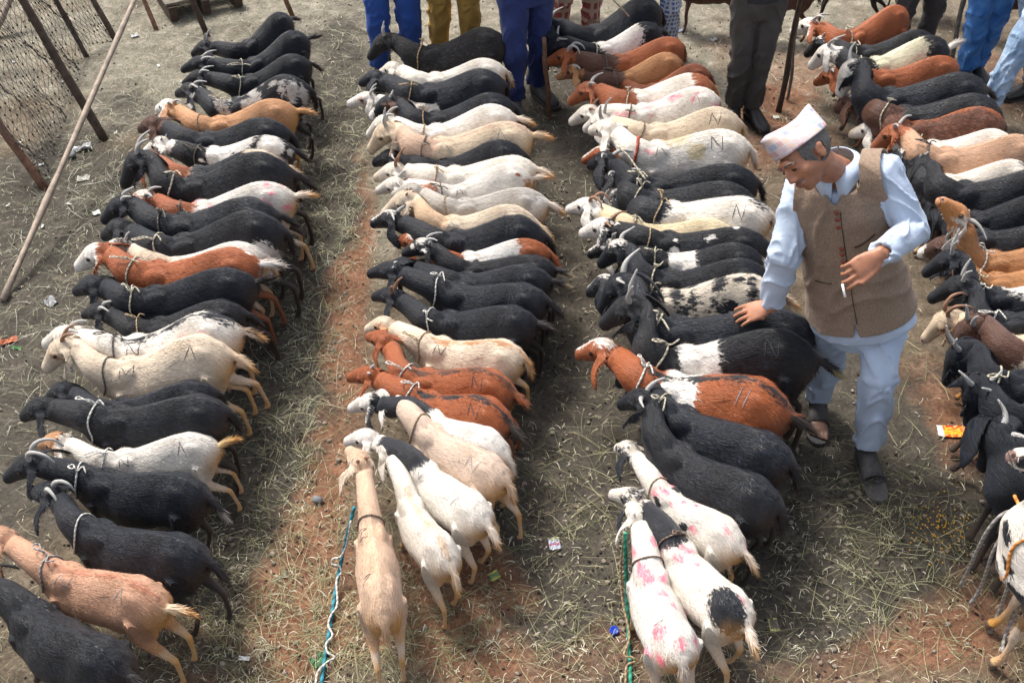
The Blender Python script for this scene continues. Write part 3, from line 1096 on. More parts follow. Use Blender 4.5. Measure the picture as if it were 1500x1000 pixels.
gx = axis(-4.6, 5.0, .035, 260.0)
gy = axis(1.6, 10.5, .035, 260.0)
GX, GY = np.meshgrid(gx, gy)
GZ = gheight(GX, GY)
nx_, ny_ = len(gx), len(gy)
idx = np.arange(nx_ * ny_).reshape(ny_, nx_)
GQ = np.stack([idx[:-1, :-1], idx[:-1, 1:], idx[1:, 1:], idx[1:, :-1]], -1).reshape(-1, 4)
g_me = fast_mesh('ground', np.stack([GX, GY, GZ], -1).reshape(-1, 3), GQ)
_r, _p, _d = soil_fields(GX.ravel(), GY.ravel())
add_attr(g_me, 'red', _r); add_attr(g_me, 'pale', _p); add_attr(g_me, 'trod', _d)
m, nt, b = mat_new('trodden_earth')
tc = N(nt, 'ShaderNodeTexCoord')
ob = tc.outputs['Object']
A_ = lambda n: N(nt, 'ShaderNodeAttribute', attribute_name=n).outputs['Fac']
n_big = noise(nt, ob, 1.6, 6, 0.6, 0.3)
n_mid = noise(nt, ob, 9.0, 7, 0.65)
n_fine = noise(nt, ob, 60.0, 6, 0.7)
n_grit = noise(nt, ob, 260.0, 3, 0.6)
base = ramp(nt, n_mid, [(.30, (.078, .062, .045)), (.52, (.132, .104, .074)), (.72, (.200, .162, .118))])
redc = ramp(nt, n_mid, [(.28, (.115, .060, .038)), (.55, (.215, .108, .064)), (.75, (.310, .180, .118))])
palec = ramp(nt, n_mid, [(.28, (.115, .108, .082)), (.55, (.220, .200, .155)), (.75, (.360, .330, .265))])
shadec = ramp(nt, n_mid, [(.28, (.040, .036, .030)), (.55, (.075, .066, .053)), (.75, (.130, .112, .090))])
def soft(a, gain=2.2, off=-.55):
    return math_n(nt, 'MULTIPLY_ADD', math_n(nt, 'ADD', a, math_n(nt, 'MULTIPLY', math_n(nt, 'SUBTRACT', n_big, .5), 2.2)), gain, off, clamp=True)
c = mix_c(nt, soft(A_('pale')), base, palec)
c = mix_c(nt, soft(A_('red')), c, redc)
c = mix_c(nt, soft(A_('trod'), 2.6, -.30), c, shadec)
c = mix_c(nt, 0.75, c, ramp(nt, n_fine, [(.30, (.45, .43, .40)), (.5, (1, 1, 1)), (.70, (1.6, 1.52, 1.42))]), 'MULTIPLY')
vor = N(nt, 'ShaderNodeTexVoronoi', i_Scale=42.0)
nt.links.new(ob, vor.inputs['Vector'])
pel = math_n(nt, 'LESS_THAN', vor.outputs['Distance'], 0.17)
pel = math_n(nt, 'MULTIPLY', pel, math_n(nt, 'GREATER_THAN', n_mid, .52))
c = mix_c(nt, math_n(nt, 'MULTIPLY', pel, .7), c, (.035, .028, .020))
nt.links.new(c, b.inputs['Base Color'])
b.inputs['Roughness'].default_value = 0.95
b.inputs['Specular IOR Level'].default_value = 0.15
hh = math_n(nt, 'ADD', n_fine, math_n(nt, 'MULTIPLY', n_grit, .35))
bump(nt, b, math_n(nt, 'ADD', hh, math_n(nt, 'MULTIPLY', pel, .3)), 0.9, 0.012)
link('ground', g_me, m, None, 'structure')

# ------------------------------------------------------------------ loose hay and grass strewn over it
def hay(name, n, seed, zones, lmin, lmax, cols, wide=.0016, green=.3):
    r = np.random.RandomState(seed)
    w = np.array([z[4] for z in zones], float); w /= w.sum()
    which = r.choice(len(zones), n, p=w)
    C = np.array([[*spot(z[0], z[1])[:2]] for z in zones]); S = np.array([[z[2], z[3]] for z in zones])
    P = C[which] + r.normal(0, 1, (n, 2)) * S[which]
    # gather into wisps
    wisp = r.rand(n) < .45
    cell = np.floor(P / .16)
    jit = np.stack([vnoise(cell[:, 0] * 1.7, cell[:, 1] * 2.3, 3), vnoise(cell[:, 0] * 2.1, cell[:, 1] * 1.3, 4)], 1)
    P[wisp] = P[wisp] * .55 + (cell[wisp] * .16 + jit[wisp] * .16) * .45
    A = r.uniform(0, 2 * math.pi, n)
    A[wisp] = (jit[wisp, 0] * 6.28 * 2) + r.normal(0, 1.1, wisp.sum())
    L = r.uniform(lmin, lmax, n) * (r.rand(n) ** .5 + .2)
    K = r.normal(0, .55, n)
    seg = 4
    V = np.zeros((n, (seg + 1) * 2, 3))
    x, y = P[:, 0].copy(), P[:, 1].copy(); a = A.copy()
    arch = r.uniform(.0, .020, n) * (L / lmax); z0 = r.uniform(.001, .012, n)
    W = wide * r.uniform(.5, 1.3, n)
    for k in range(seg + 1):
        t = k / seg
        wd = W * (1 - .75 * t)
        z = gheight(x, y) + z0 + arch * math.sin(math.pi * min(1, t * 1.1)) + .003
        V[:, 2 * k, 0] = x - np.sin(a) * wd; V[:, 2 * k, 1] = y + np.cos(a) * wd; V[:, 2 * k, 2] = z
        V[:, 2 * k + 1, 0] = x + np.sin(a) * wd; V[:, 2 * k + 1, 1] = y - np.cos(a) * wd; V[:, 2 * k + 1, 2] = z + wd * .8
        x = x + np.cos(a) * L / seg; y = y + np.sin(a) * L / seg; a = a + K / seg
    F = []
    base_i = np.arange(n) * (seg + 1) * 2
    for k in range(seg):
        F.append(np.stack([base_i + 2 * k, base_i + 2 * k + 1, base_i + 2 * k + 3, base_i + 2 * k + 2], 1))
    F = np.concatenate(F)
    me = fast_mesh(name, V.reshape(-1, 3), F)
    tone = np.repeat(r.rand(n), (seg + 1) * 2)
    add_attr(me, 'tone', tone)
    m, nt, b = mat_new(name)
    t = N(nt, 'ShaderNodeAttribute', attribute_name='tone').outputs['Fac']
    nt.links.new(ramp(nt, t, cols), b.inputs['Base Color'])
    b.inputs['Roughness'].default_value = .7
    b.inputs['Specular IOR Level'].default_value = .3
    me.materials.append(m)
    return link(name, me, None, None, 'stuff')

STRAW = [(0, (.11, .12, .055)), (.35, (.18, .185, .085)), (.7, (.27, .26, .14)), (.92, (.40, .37, .23)), (1, (.16, .11, .06))]
PALE_STRAW = [(0, (.14, .155, .09)), (.4, (.24, .25, .165)), (.8, (.37, .36, .26)), (1, (.55, .53, .43))]
hay('hay', 4400, 1, [(430, 720, .20, .40, 1.2), (460, 560, .12, .6, .8), (450, 880, .30, .25, 1.5), (520, 950, .30, .2, 1.3), (660, 900, .30, .2, 1.2), (800, 820, .35, .25, .6), (870, 720, .2, .3, .6),
    (470, 350, .14, .9, .9), (500, 200, .2, .8, .7), (1330, 780, .22, .30, 1.3), (1300, 900, .5, .3, .7), (1200, 860, .5, .3, .35), (1420, 900, .3, .3, .8), (1200, 700, .3, .3, .2), (840, 560, .15, .8, .25),
    (830, 330, .2, .9, .25), (1380, 560, .2, .4, .4), (330, 930, .3, .3, .9), (60, 900, .4, .2, .5), (700, 980, .5, .15, .8), (1000, 980, .8, .15, .6), (1140, 180, .4, .5, .5), (1450, 200, .3, .5, .5), (60, 450, .6, .9, .5)],
    .07, .24, STRAW, .0010)
hay('straw', 7500, 2, [(460, 110, .35, 1.3, 1.6), (420, 30, .9, 1.6, 1.5), (250, 90, .7, 1.2, 1.2), (200, 230, .35, 1.1, 1.4), (120, 330, .4, 1.0, 1.0), (50, 300, .6, 1.2, .7), (640, 50, .8, 1.5, .9), (760, 80, .5, 1.0, .5),
    (30, 560, .25, .9, .5), (500, 330, .10, 1.2, .9), (900, 30, 1.5, 1.5, .6), (1150, 80, .9, 1.0, .6), (60, 100, .9, 1.5, .7), (1120, 200, .3, .6, .4), (20, 900, .3, .3, .25), (480, 450, .1, .6, .4)],
    .05, .18, PALE_STRAW, .0010)
hay('chaff', 20000, 3, [(450, 600, .25, 1.6, 1.0), (700, 900, .9, .35, 1.0), (1250, 850, .7, .5, 1.0), (250, 120, 1.1, 2.0, 2.2), (60, 450, .7, 1.2, .8), (830, 500, .3, 1.5, .5), (700, 60, 2.0, 1.5, .9), (1130, 150, .5, .9, .6), (1450, 180, .5, .8, .4), (440, 930, .6, .3, .8)],
    .012, .045, [(0, (.10, .08, .05)), (.35, (.26, .22, .13)), (.7, (.44, .40, .28)), (1, (.58, .55, .44))], .0016)

# droppings and grit trodden into the yard
def grit(name, n, seed, zones, r0, r1, mat, stretch=1.0):
    r = np.random.RandomState(seed)
    w = np.array([z[4] for z in zones], float); w /= w.sum()
    k = r.choice(len(zones), n, p=w)
    C = np.array([[*spot(z[0], z[1])[:2]] for z in zones]); S = np.array([[z[2], z[3]] for z in zones])
    P = C[k] + r.normal(0, 1, (n, 2)) * S[k]
    B, Fb = ellipsoid((0, 0, 0), (1, 1, 1), 4, 6)
    tri = []
    for f in Fb:
        tri.append(f[:3])
        if len(f) == 4: tri.append((f[0], f[2], f[3]))
    B = np.array(B); tri = np.array(tri)
    R = r.uniform(r0, r1, n)
    sc = np.stack([R * stretch, R, R * r.uniform(.6, .9, n)], 1)
    a = r.uniform(0, 6.28, n)
    V = B[None] * sc[:, None]
    V = V * (1 + r.uniform(-.15, .15, V.shape[:2])[..., None])
    x = V[..., 0] * np.cos(a)[:, None] - V[..., 1] * np.sin(a)[:, None]
    y = V[..., 0] * np.sin(a)[:, None] + V[..., 1] * np.cos(a)[:, None]
    V[..., 0] = x + P[:, :1]; V[..., 1] = y + P[:, 1:]
    V[..., 2] += (gheight(P[:, 0], P[:, 1]) + R * .35)[:, None]
    F = tri[None] + (np.arange(n) * len(B))[:, None, None]
    me = fast_mesh(name, V.reshape(-1, 3), F.reshape(-1, 3))
    link(name, me, mat, None, 'stuff')
AISLES = [(430, 600, .25, 1.6, 1.0), (830, 500, .22, 1.6, 1.2), (700, 900, .9, .35, .8), (1250, 850, .7, .5, 1.0), (250, 120, 1.1, 2.0, .8), (60, 450, .7, 1.2, .6), (700, 60, 2.0, 1.5, .6), (1130, 150, .5, .9, .5), (350, 800, .3, .5, .7), (1150, 720, .3, .4, .7)]
grit('droppings', 2600, 21, AISLES, .0035, .0065, simple_mat('dropping', (.030, .022, .015), .8, .3, 60), 1.4)
grit('pebbles', 900, 22, AISLES, .004, .012, simple_mat('pebble', (.20, .165, .13), .85, .35, 30), 1.2)
# ------------------------------------------------------------------ people
def frame(o, up, side):
    up = up.normalized()
    side = (side - up * side.dot(up)).normalized()
    fwd = side.cross(up) * -1           # side x up
    return o, side, fwd, up

def cloth_material(name, color, kind='plain', rough=.85, var=.22, scale=9.0, color2=None):
    m, nt, b = mat_new(name)
    tc = N(nt, 'ShaderNodeTexCoord')
    ob = tc.outputs['Object']
    big = noise(nt, ob, scale, 4, .55, .5)
    c = ramp(nt, big, [(.3, tuple(x * (1 - var) for x in color)), (.7, tuple(min(1, x * (1 + var)) for x in color))])
    fine = noise(nt, ob, 420, 2, .6)
    if kind == 'tweed':
        f2 = noise(nt, ob, 170, 3, .7)
        c = mix_c(nt, .85, c, ramp(nt, f2, [(.32, (.62, .62, .66)), (.5, (1, 1, 1)), (.68, (1.35, 1.22, 1.1))]), 'MULTIPLY')
    elif kind == 'jeans':
        c = mix_c(nt, math_n(nt, 'MULTIPLY', ramp(nt, big, [(.45, (0, 0, 0)), (.65, (1, 1, 1))]), .45), c, color2 or (.35, .45, .6))
    elif kind in ('check', 'plaid'):
        sx = N(nt, 'ShaderNodeSeparateXYZ'); nt.links.new(ob, sx.inputs[0])
        a = math_n(nt, 'GREATER_THAN', math_n(nt, 'SINE', math_n(nt, 'MULTIPLY', math_n(nt, 'ADD', sx.outputs[0], sx.outputs[1]), 210 if kind == 'check' else 110)), .35)
        z_ = math_n(nt, 'GREATER_THAN', math_n(nt, 'SINE', math_n(nt, 'MULTIPLY', sx.outputs[2], 210 if kind == 'check' else 90)), .35)
        k = math_n(nt, 'MAXIMUM', a, z_)
        c = mix_c(nt, k, c, color2)
    nt.links.new(c, b.inputs['Base Color'])
    b.inputs['Roughness'].default_value = rough
    b.inputs['Specular IOR Level'].default_value = .2
    b.inputs['Sheen Weight'].default_value = .08
    bump(nt, b, math_n(nt, 'ADD', math_n(nt, 'MULTIPLY', big, 2.0), math_n(nt, 'MULTIPLY', fine, .25)), .6, .012)
    return m

def skin_material(name, color):
    m, nt, b = mat_new(name)
    tc = N(nt, 'ShaderNodeTexCoord')
    n1 = noise(nt, tc.outputs['Object'], 26, 5, .6)
    c = ramp(nt, n1, [(.3, tuple(x * .72 for x in color)), (.7, tuple(x * 1.18 for x in color))])
    ft = N(nt, 'ShaderNodeAttribute', attribute_name='dusty').outputs['Fac']
    st = N(nt, 'ShaderNodeAttribute', attribute_name='stubble').outputs['Fac']
    c = mix_c(nt, ft, c, (.075, .05, .04))
    c = mix_c(nt, math_n(nt, 'MULTIPLY', st, .45), c, (.07, .05, .045))
    nt.links.new(c, b.inputs['Base Color'])
    b.inputs['Roughness'].default_value = .48
    b.inputs['Subsurface Weight'].default_value = .06
    b.inputs['Subsurface Radius'].default_value = (.02, .008, .004)
    b.inputs['Subsurface Scale'].default_value = .3
    bump(nt, b, noise(nt, tc.outputs['Object'], 170, 4, .6), .35, .002)
    return m

def to_world(V, o, sx, fw, up):
    return [o + sx * v[0] + fw * v[1] + up * v[2] for v in V]

def ring_loft(rings, sides=24):
    """rings: (centre, side vec * a, front vec * b) ; open cylinder with caps."""
    V, F = [], []
    for (c, a, b) in rings:
        for k in range(sides):
            t = 2 * math.pi * k / sides
            V.append(c + a * math.cos(t) + b * math.sin(t))
    n = len(rings)
    for i in range(n - 1):
        for k in range(sides):
            k2 = (k + 1) % sides
            F.append((i * sides + k, i * sides + k2, (i + 1) * sides + k2, (i + 1) * sides + k))
    F.append(tuple(range(sides))[::-1])
    F.append(tuple((n - 1) * sides + k for k in range(sides)))
    return V, F

def wrinkle(V, F, limbs, amp, freq, seed=0):
    """Folds that run round a limb: limbs = [(a, b, strength)]."""
    V = np.asarray(V, float)
    nrm = np.zeros_like(V)
    a, b, c = V[F[:, 0]], V[F[:, 1]], V[F[:, 2]]
    fn = np.cross(b - a, c - a)
    for k in range(3):
        np.add.at(nrm, F[:, k], fn)
    nrm /= np.linalg.norm(nrm, axis=1)[:, None] + 1e-12
    disp = np.zeros(len(V)); best = np.full(len(V), 1e9)
    for i, (p, q, st) in enumerate(limbs):
        p = np.array(p); q = np.array(q); d = q - p; L = np.linalg.norm(d); d /= L
        w = V - p; t = np.clip(w @ d, 0, L)
        r = w - np.outer(t, d)
        dist = np.linalg.norm(r, axis=1)
        e1 = np.cross(d, [0.3, .2, .93]); e1 /= np.linalg.norm(e1); e2 = np.cross(d, e1)
        ang = np.arctan2(r @ e2, r @ e1)
        u = np.cos(ang) * .9 + np.sin(ang) * .5
        v = t * freq + u * 1.1 + np.sin(ang * 2 + i) * .5
        n1 = vnoise(v + 3.1 * i + 50, np.cos(ang) * 1.3 + 9 + seed, seed)
        n2 = vnoise(v * 2.3 + 50, np.sin(ang) * 1.7 + 9 + seed, seed + 1)
        ridge = (1 - np.abs(2 * n1 - 1)) ** 4 * 1.3 - .30 + .35 * (n2 - .5)
        m = dist < best
        disp[m] = (ridge * amp * st)[m]; best[m] = dist[m]
    return V + nrm * disp[:, None]

def hand_shapes(mb, wrist, dirv, back, side, curls, spread=.10, thumb_dir=None, thumb_curl=.3, size=1.0):
    """wrist point, direction of the fingers, outward normal of the back of the hand, side (+1/-1: where the thumb is)."""
    d = dirv.normalized(); n = (back - d * back.dot(d)).normalized(); s = d.cross(n).normalized() * side
    k = size
    rings = []
    for t, w, h in ((-.02, .026, .020), (.012, .030, .017), (.035, .038, .016), (.06, .043, .015), (.082, .043, .013), (.094, .038, .010)):
        rings.append((wrist + d * (t * k) + n * (-.002 * k), s * (w * k), n * (h * k)))
    mb.add(ring_loft(rings, 16))
    offs = [(.032, .072, .0088), (.0110, .080, .0092), (-.0110, .075, .0088), (-.032, .060, .0078)]
    for i, (o, L, r) in enumerate(offs):
        b0 = wrist + d * (.070 * k) + s * (o * k)
        cur = curls[i]
        p = b0; pts = [b0 - d * .015 * k, b0]; a = cur * .35
        fd = (d + s * (o * spread * 22)).normalized()
        for seg, f in ((.46, 1.0), (.30, 1.15), (.24, .8)):
            dd = fd * math.cos(a) - n * math.sin(a)
            p = p + dd * (L * k * seg + .010 * k * (seg > .4))
            pts.append(p); a += cur * f
        pts = catmull(pts, 3)
        m = len(pts)
        mb.add(tube(pts, [r * k * (1.10 - .30 * j / (m - 1)) for j in range(m)], 8))
    td = thumb_dir.normalized() if thumb_dir is not None else (d * .75 + s * .65 - n * .2).normalized()
    b0 = wrist + d * (.022 * k) + s * (.026 * k)
    p1 = b0 + (td * .8 + s * .2) * (.030 * k); p2 = p1 + td * (.030 * k); p3 = p2 + (td + d * thumb_curl).normalized() * (.026 * k)
    pts = catmull([b0 - s * .012 * k, b0, p1, p2, p3], 3)
    m = len(pts)
    mb.add(tube(pts, [k * (.0135 - .0050 * j / (m - 1)) for j in range(m)], 8))

def head_shapes(mb, o, sx, fw, up, k=1.0):
    """Local head frame: origin at the centre of the skull; fw is where the nose points."""
    def E(c, r):
        V, F = ellipsoid(c, r, 12, 18)
        mb.add((to_world([Vector(v) * k for v in V], o, sx, fw, up), F))
    E((0, -.012, .022), (.076, .094, .088))      # skull
    E((0, .020, -.020), (.066, .078, .078))      # face
    E((0, .038, -.068), (.045, .050, .040))      # jaw
    E((0, .062, -.092), (.024, .024, .018))      # chin
    for s in (-1, 1):
        E((s * .040, .058, -.030), (.024, .022, .022))    # cheek
        E((s * .030, .084, .016), (.026, .012, .010))     # brow
        E((s * .079, -.012, -.012), (.009, .019, .032))   # ear
        E((s * .085, -.018, .004), (.006, .012, .014))
        E((s * .031, .078, -.002), (.016, .014, .011))    # lid
        E((s * .012, .101, -.038), (.008, .010, .008))    # nostril
        E((s * .014, .088, -.064), (.018, .012, .006))
    E((0, .084, .022), (.040, .016, .020))
    E((0, .098, -.020), (.0095, .020, .030))     # nose
    E((0, .108, -.034), (.012, .013, .011))
    E((0, .090, -.060), (.026, .012, .007))      # upper lip
    E((0, .088, -.074), (.022, .012, .007))      # lower lip

def build_person(label, J, mats, detail=False, group=None, tail_len=.0, cap=None, vest=None, sleeve=True, name='person', shoes=True, seed=1, hands=None, girth=1.0, short=False, collar=True):
    """J: joints in world space: pelvis, chest, neck, head, face (direction), upv, sL sR eL eR wL wR hL hR kL kR aL aR tL tR"""
    vox = .0046 if detail else .0105
    V3 = {k: Vector(v) for k, v in J.items()}
    base = Vector(((V3['aL'].x + V3['aR'].x) / 2, (V3['aL'].y + V3['aR'].y) / 2, 0))
    root = thing(name, label, 'person', base, group)
    def fin(nm, V, F, mat, attrs=None, kind=None):
        V = np.asarray([tuple(v) for v in V]) - np.array(base)
        F = np.asarray(F)
        me = fast_mesh(nm, V, F) if F.ndim == 2 else None
        for k, d in (attrs or {}).items():
            add_attr(me, k, d)
        me.materials.append(mat)
        return link(nm, me, None, root, kind)
    up = (V3['neck'] - V3['pelvis']).normalized()
    side = V3['sL'] - V3['sR']
    side = (side - up * side.dot(up)).normalized()
    fwd = up.cross(side).normalized() * -1 if False else side.cross(up).normalized()
    # make fwd agree with the face side: side points to the figure's left, forward = left x up
    L = (V3['neck'] - V3['pelvis']).length
    P0 = V3['pelvis']
    # ---- head frame
    hf = V3['face'].normalized(); hu = V3['upv']; hu = (hu - hf * hu.dot(hf)).normalized(); hs = hu.cross(hf).normalized() * -1
    # ---- body: one continuous skin
    mb = MB()
    g = girth
    def torso_rings(grow, z0, z1, flare=0.0):
        R = []
        prof = [(-.20, .165, .120), (-.10, .172, .128), (.0, .168, .128), (.10, .160, .126), (.20, .160, .124), (.30, .170, .122), (.38, .182, .115), (.44, .176, .098), (.48, .140, .080), (.51, .085, .066), (.53, .058, .058)]
        for (z, a, b) in prof:
            if z < z0 or z > z1: continue
            zz = z * L / .52
            f = 1 + flare * max(0, -(z - .08)) / .28
            R.append((P0 + up * zz + fwd * (.010 * math.sin(max(0, z) * 6)), side * ((a * g + grow) * f), fwd * ((b * g + grow) * f)))
        return R
    core = [(c, a * .86, b * .84) for (c, a, b) in torso_rings(0, -.21, .6)]
    mb.add(ring_loft(core))
    nk0, nk1 = V3['neck'] - up * .02, V3['head'] - hu * .045 - hf * .018
    mb.add(tube([nk0 - up * .04, nk0, (nk0 + nk1) / 2, nk1, nk1 + hu * .03], [.070, .060, .054, .054, .054], 16))
    head_shapes(mb, V3['head'], hs, hf, hu, .97)
    for s in 'LR':
        sh, el, wr = V3['s' + s], V3['e' + s], V3['w' + s]
        mb.add(tube([sh, sh.lerp(el, .5), el, el.lerp(wr, .35), wr], [.045, .042, .036, .036, .025], 12))
        hp, kn, an = V3['h' + s], V3['k' + s], V3['a' + s]
        mb.add(tube([hp, hp.lerp(kn, .5), kn, kn.lerp(an, .35), an.lerp(kn, .1), an], [.082, .068, .052, .050, .036, .034], 14))
        toe = V3['t' + s]
        fd = (toe - an); fd.z = 0; fd.normalize(); sd = Vector((-fd.y, fd.x, 0))
        heel = Vector((an.x, an.y, 0)) - fd * .045
        rings = []
        for t, w, h in ((0, .022, .022), (.02, .030, .036), (.06, .033, .044), (.11, .034, .036), (.15, .041, .026), (.19, .044, .017), (.21, .040, .013)):
            c = heel + fd * t + Vector((0, 0, h + .014)); rings.append((c, sd * w, Vector((0, 0, h))))
        mb.add(ring_loft(rings, 14))
        for i in range(5):
            o = (-.034 + .017 * i) * (1 if s == 'L' else -1)
            c0 = heel + fd * .195 + sd * o + Vector((0, 0, .026)); ln = .052 - .006 * i if True else .04
            mb.add(tube([c0, c0 + fd * ln * .5 + Vector((0, 0, .003)), c0 + fd * ln - Vector((0, 0, .004))], [.0105 - .0008 * i, .0100 - .0008 * i, .0078 - .0006 * i], 8))
    H = hands or {}
    for s in 'LR':
        wr, el = V3['w' + s], V3['e' + s]
        d0 = (wr - el).normalized()
        h = H.get(s, dict(d=d0, back=side * (1 if s == 'L' else -1), curls=(.45, .5, .55, .6), side=None))
        sd = h.get('side') or (1 if s == 'R' else -1)
        hand_shapes(mb, wr, h['d'], h['back'], sd, h['curls'], h.get('spread', .06), h.get('thumb'), h.get('tc', .3), h.get('size', 1.0))
    V, F = melt(mb, vox, 4 if detail else 3, .55 if detail else .6)
    V, F = biggest_island(V, F)
    Vn = V
    dusty = (1 - sstep(.05, .16, Vn[:, 2])) * .7
    rel = Vn - np.array(V3['head'])
    lf, lu, ls = rel @ np.array(hf), rel @ np.array(hu), rel @ np.array(hs)
    st = sstep(-.045, -.065, lu) * 1.0 * (lf > .0) * (np.linalg.norm(rel, axis=1) < .14)
    must = np.exp(-(((lu + .052) / .006) ** 2)) * (np.abs(ls) < .030) * (lf > .07)
    fin('body', V, F, mats['skin'], {'dusty': dusty, 'stubble': np.clip(st * .5 + must * 1.4, 0, 1.6)})
    # ---- eyes and eyebrows
    for s in (-1, 1):
        V, F = ellipsoid((s * .031, .0865, -.004), (.012, .0065, .0052), 6, 10)
        link('eye', new_mesh('eye', [v - base for v in to_world([Vector(v) for v in V], V3['head'], hs, hf, hu)], F), EYE_MAT, root)
        pts = [V3['head'] + hs * (s * x) + hf * y + hu * z - base for x, y, z in ((.012, .0985, .020), (.026, .099, .025), (.042, .088, .022), (.052, .074, .015))]
        V, F = tube(catmull(pts, 3), [(.0042, .0030)] * 9 + [(.002, .001)], 6)
        link('eyebrow', new_mesh('eyebrow', V, F), mats['hair'], root)
    # ---- hair: a shell over the skull, leaving the face free
    hb = MB()
    V, F = ellipsoid((0, -.016, .022), (.0835, .098, .096), 22, 34)
    keep = []
    for f in F:
        c = sum((Vector(V[i]) for i in f), Vector()) / len(f)
        if c.y < .045 + .25 * max(0, c.z - .05) - .5 * max(0, -c.z) - .20 * max(0, -(c.z + .02)) and c.z > -.070 and not (abs(c.x) > .06 and -.035 < c.y < .02 and c.z < .012):
            keep.append(f)
    hv = to_world([Vector(v) * (1 + .02 * math.sin(v[0] * 400) * math.sin(v[2] * 300)) for v in V], V3['head'], hs, hf, hu)
    if cap:
        keep = [f for f in keep if sum(V[i][2] for i in f) / len(f) < .055]
    link('hair', new_mesh('hair', [v - base for v in hv], keep), mats['hair'], root)
    # ---- shirt
    sb = MB()
    R_ = torso_rings(.012, -.21 if tail_len else -.12, .49, .28 if tail_len else .05)
    if tail_len:
        R_[0] = (R_[0][0] + (R_[1][0] - R_[0][0]) * .70, R_[0][1] * .97, R_[0][2] * .97)
    sb.add(ring_loft(R_))
    limbs = [(P0 - up * .2, P0 + up * .5, .6)]
    for s in 'LR':
        sh, el, wr = V3['s' + s], V3['e' + s], V3['w' + s]
        ins = sh.lerp(P0 + up * (sh - P0).dot(up), .45)
        if short:
            sb.add(tube([ins, sh, sh.lerp(el, .5), sh.lerp(el, .8)], [.075, .070, .066, .066], 16))
        else:
            cuff = wr.lerp(el, .06)
            sb.add(tube([ins, sh, sh.lerp(el, .35), sh.lerp(el, .8), el, el.lerp(wr, .3), el.lerp(wr, .75), cuff, cuff], [.078, .070, .065, .062, .061, .058, .050, .043, .038], 18))
            limbs += [(sh, el, 1.3), (el, wr, 1.2)]
    V, F = melt(sb, .0062 if detail else .012, 5, .7)
    V = wrinkle(V, F, limbs, .0075, 13, seed)
    fin('shirt', V, F, mats['shirt'])
    # ---- trousers
    tb = MB()
    R = torso_rings(.006, -.21, .06)
    tb.add(ring_loft(R))
    limbs = []
    for s in 'LR':
        hp, kn, an = V3['h' + s], V3['k' + s], V3['a' + s]
        tb.add(tube([hp + up * .02, hp.lerp(kn, .3), hp.lerp(kn, .7), kn, kn.lerp(an, .3), kn.lerp(an, .7), an.lerp(kn, .02)], [.104 * g] + [q_ * (.4 + .6 * g) for q_ in (.094, .082, .074, .070, .062, .060)], 20))
        limbs += [(hp, kn, 1.0), (kn, an, 1.5)]
    V, F = melt(tb, .0065 if detail else .009, 4, .7)
    V = wrinkle(V, F, limbs, .0095, 11, seed + 5)
    fin('trousers', V, F, mats['trousers'])
    # ---- shoes
    if shoes:
        for s in 'LR':
            an, toe = V3['a' + s], V3['t' + s]
            fd = (toe - an); fd.z = 0; fd.normalize(); sd = Vector((-fd.y, fd.x, 0))
            heel = Vector((an.x, an.y, 0)) - fd * .052
            cb = MB()
            open_toe = shoes == 'open'
            prof = [(0, .026, .026), (.02, .036, .046), (.06, .040, .056), (.10, .041, .046), (.14, .046, .036), (.175, .049, .028)]
            if not open_toe:
                prof += [(.215, .046, .022), (.245, .034, .018), (.258, .018, .012)]
            n = 16
            Vv, Ff = [], []
            for t, w, h in prof:
                for kk in range(n):
                    a = 2 * math.pi * kk / n
                    Vv.append(heel + fd * t + sd * (w * math.cos(a)) + Vector((0, 0, max(.008, h + .010 + h * math.sin(a)))))
            for i in range(len(prof) - 1):
                for kk in range(n):
                    k2 = (kk + 1) % n
                    Ff.append((i * n + kk, i * n + k2, (i + 1) * n + k2, (i + 1) * n + kk))
            Ff.append(tuple(range(n))[::-1])
            if not open_toe:
                Ff.append(tuple((len(prof) - 1) * n + kk for kk in range(n)))
            cb.add((Vv, Ff))
            me = new_mesh('shoe', [Vector(v) - base for v in cb.v], cb.f)
            sho = link('shoe', me, mats['shoe'], root)
            md = sho.modifiers.new('thick', 'SOLIDIFY'); md.thickness = .003
            # sole
            out = []
            for (t, w) in ((-.004, .018), (.03, .034), (.08, .036), (.14, .044), (.19, .050), (.23, .046), (.262, .030), (.272, .010)):
                out.append((t, w))
            poly = [heel + fd * t + sd * w for t, w in out] + [heel + fd * t - sd * w for t, w in reversed(out)]
            m_ = len(poly)
            Vv = [p + Vector((0, 0, .002)) for p in poly] + [p + Vector((0, 0, .016)) for p in poly]
            Ff = [tuple(range(m_))[::-1], tuple(range(m_, 2 * m_))] + [(i, (i + 1) % m_, m_ + (i + 1) % m_, m_ + i) for i in range(m_)]
            link('sole', new_mesh('sole', [v - base for v in Vv], Ff, False), mats['shoe'], sho)
            sho.children[0].parent = sho
    info = dict(root=root, base=base, P0=P0, up=up, side=side, fwd=fwd, L=L, hs=hs, hf=hf, hu=hu, head=V3['head'], torso=torso_rings, J=V3)
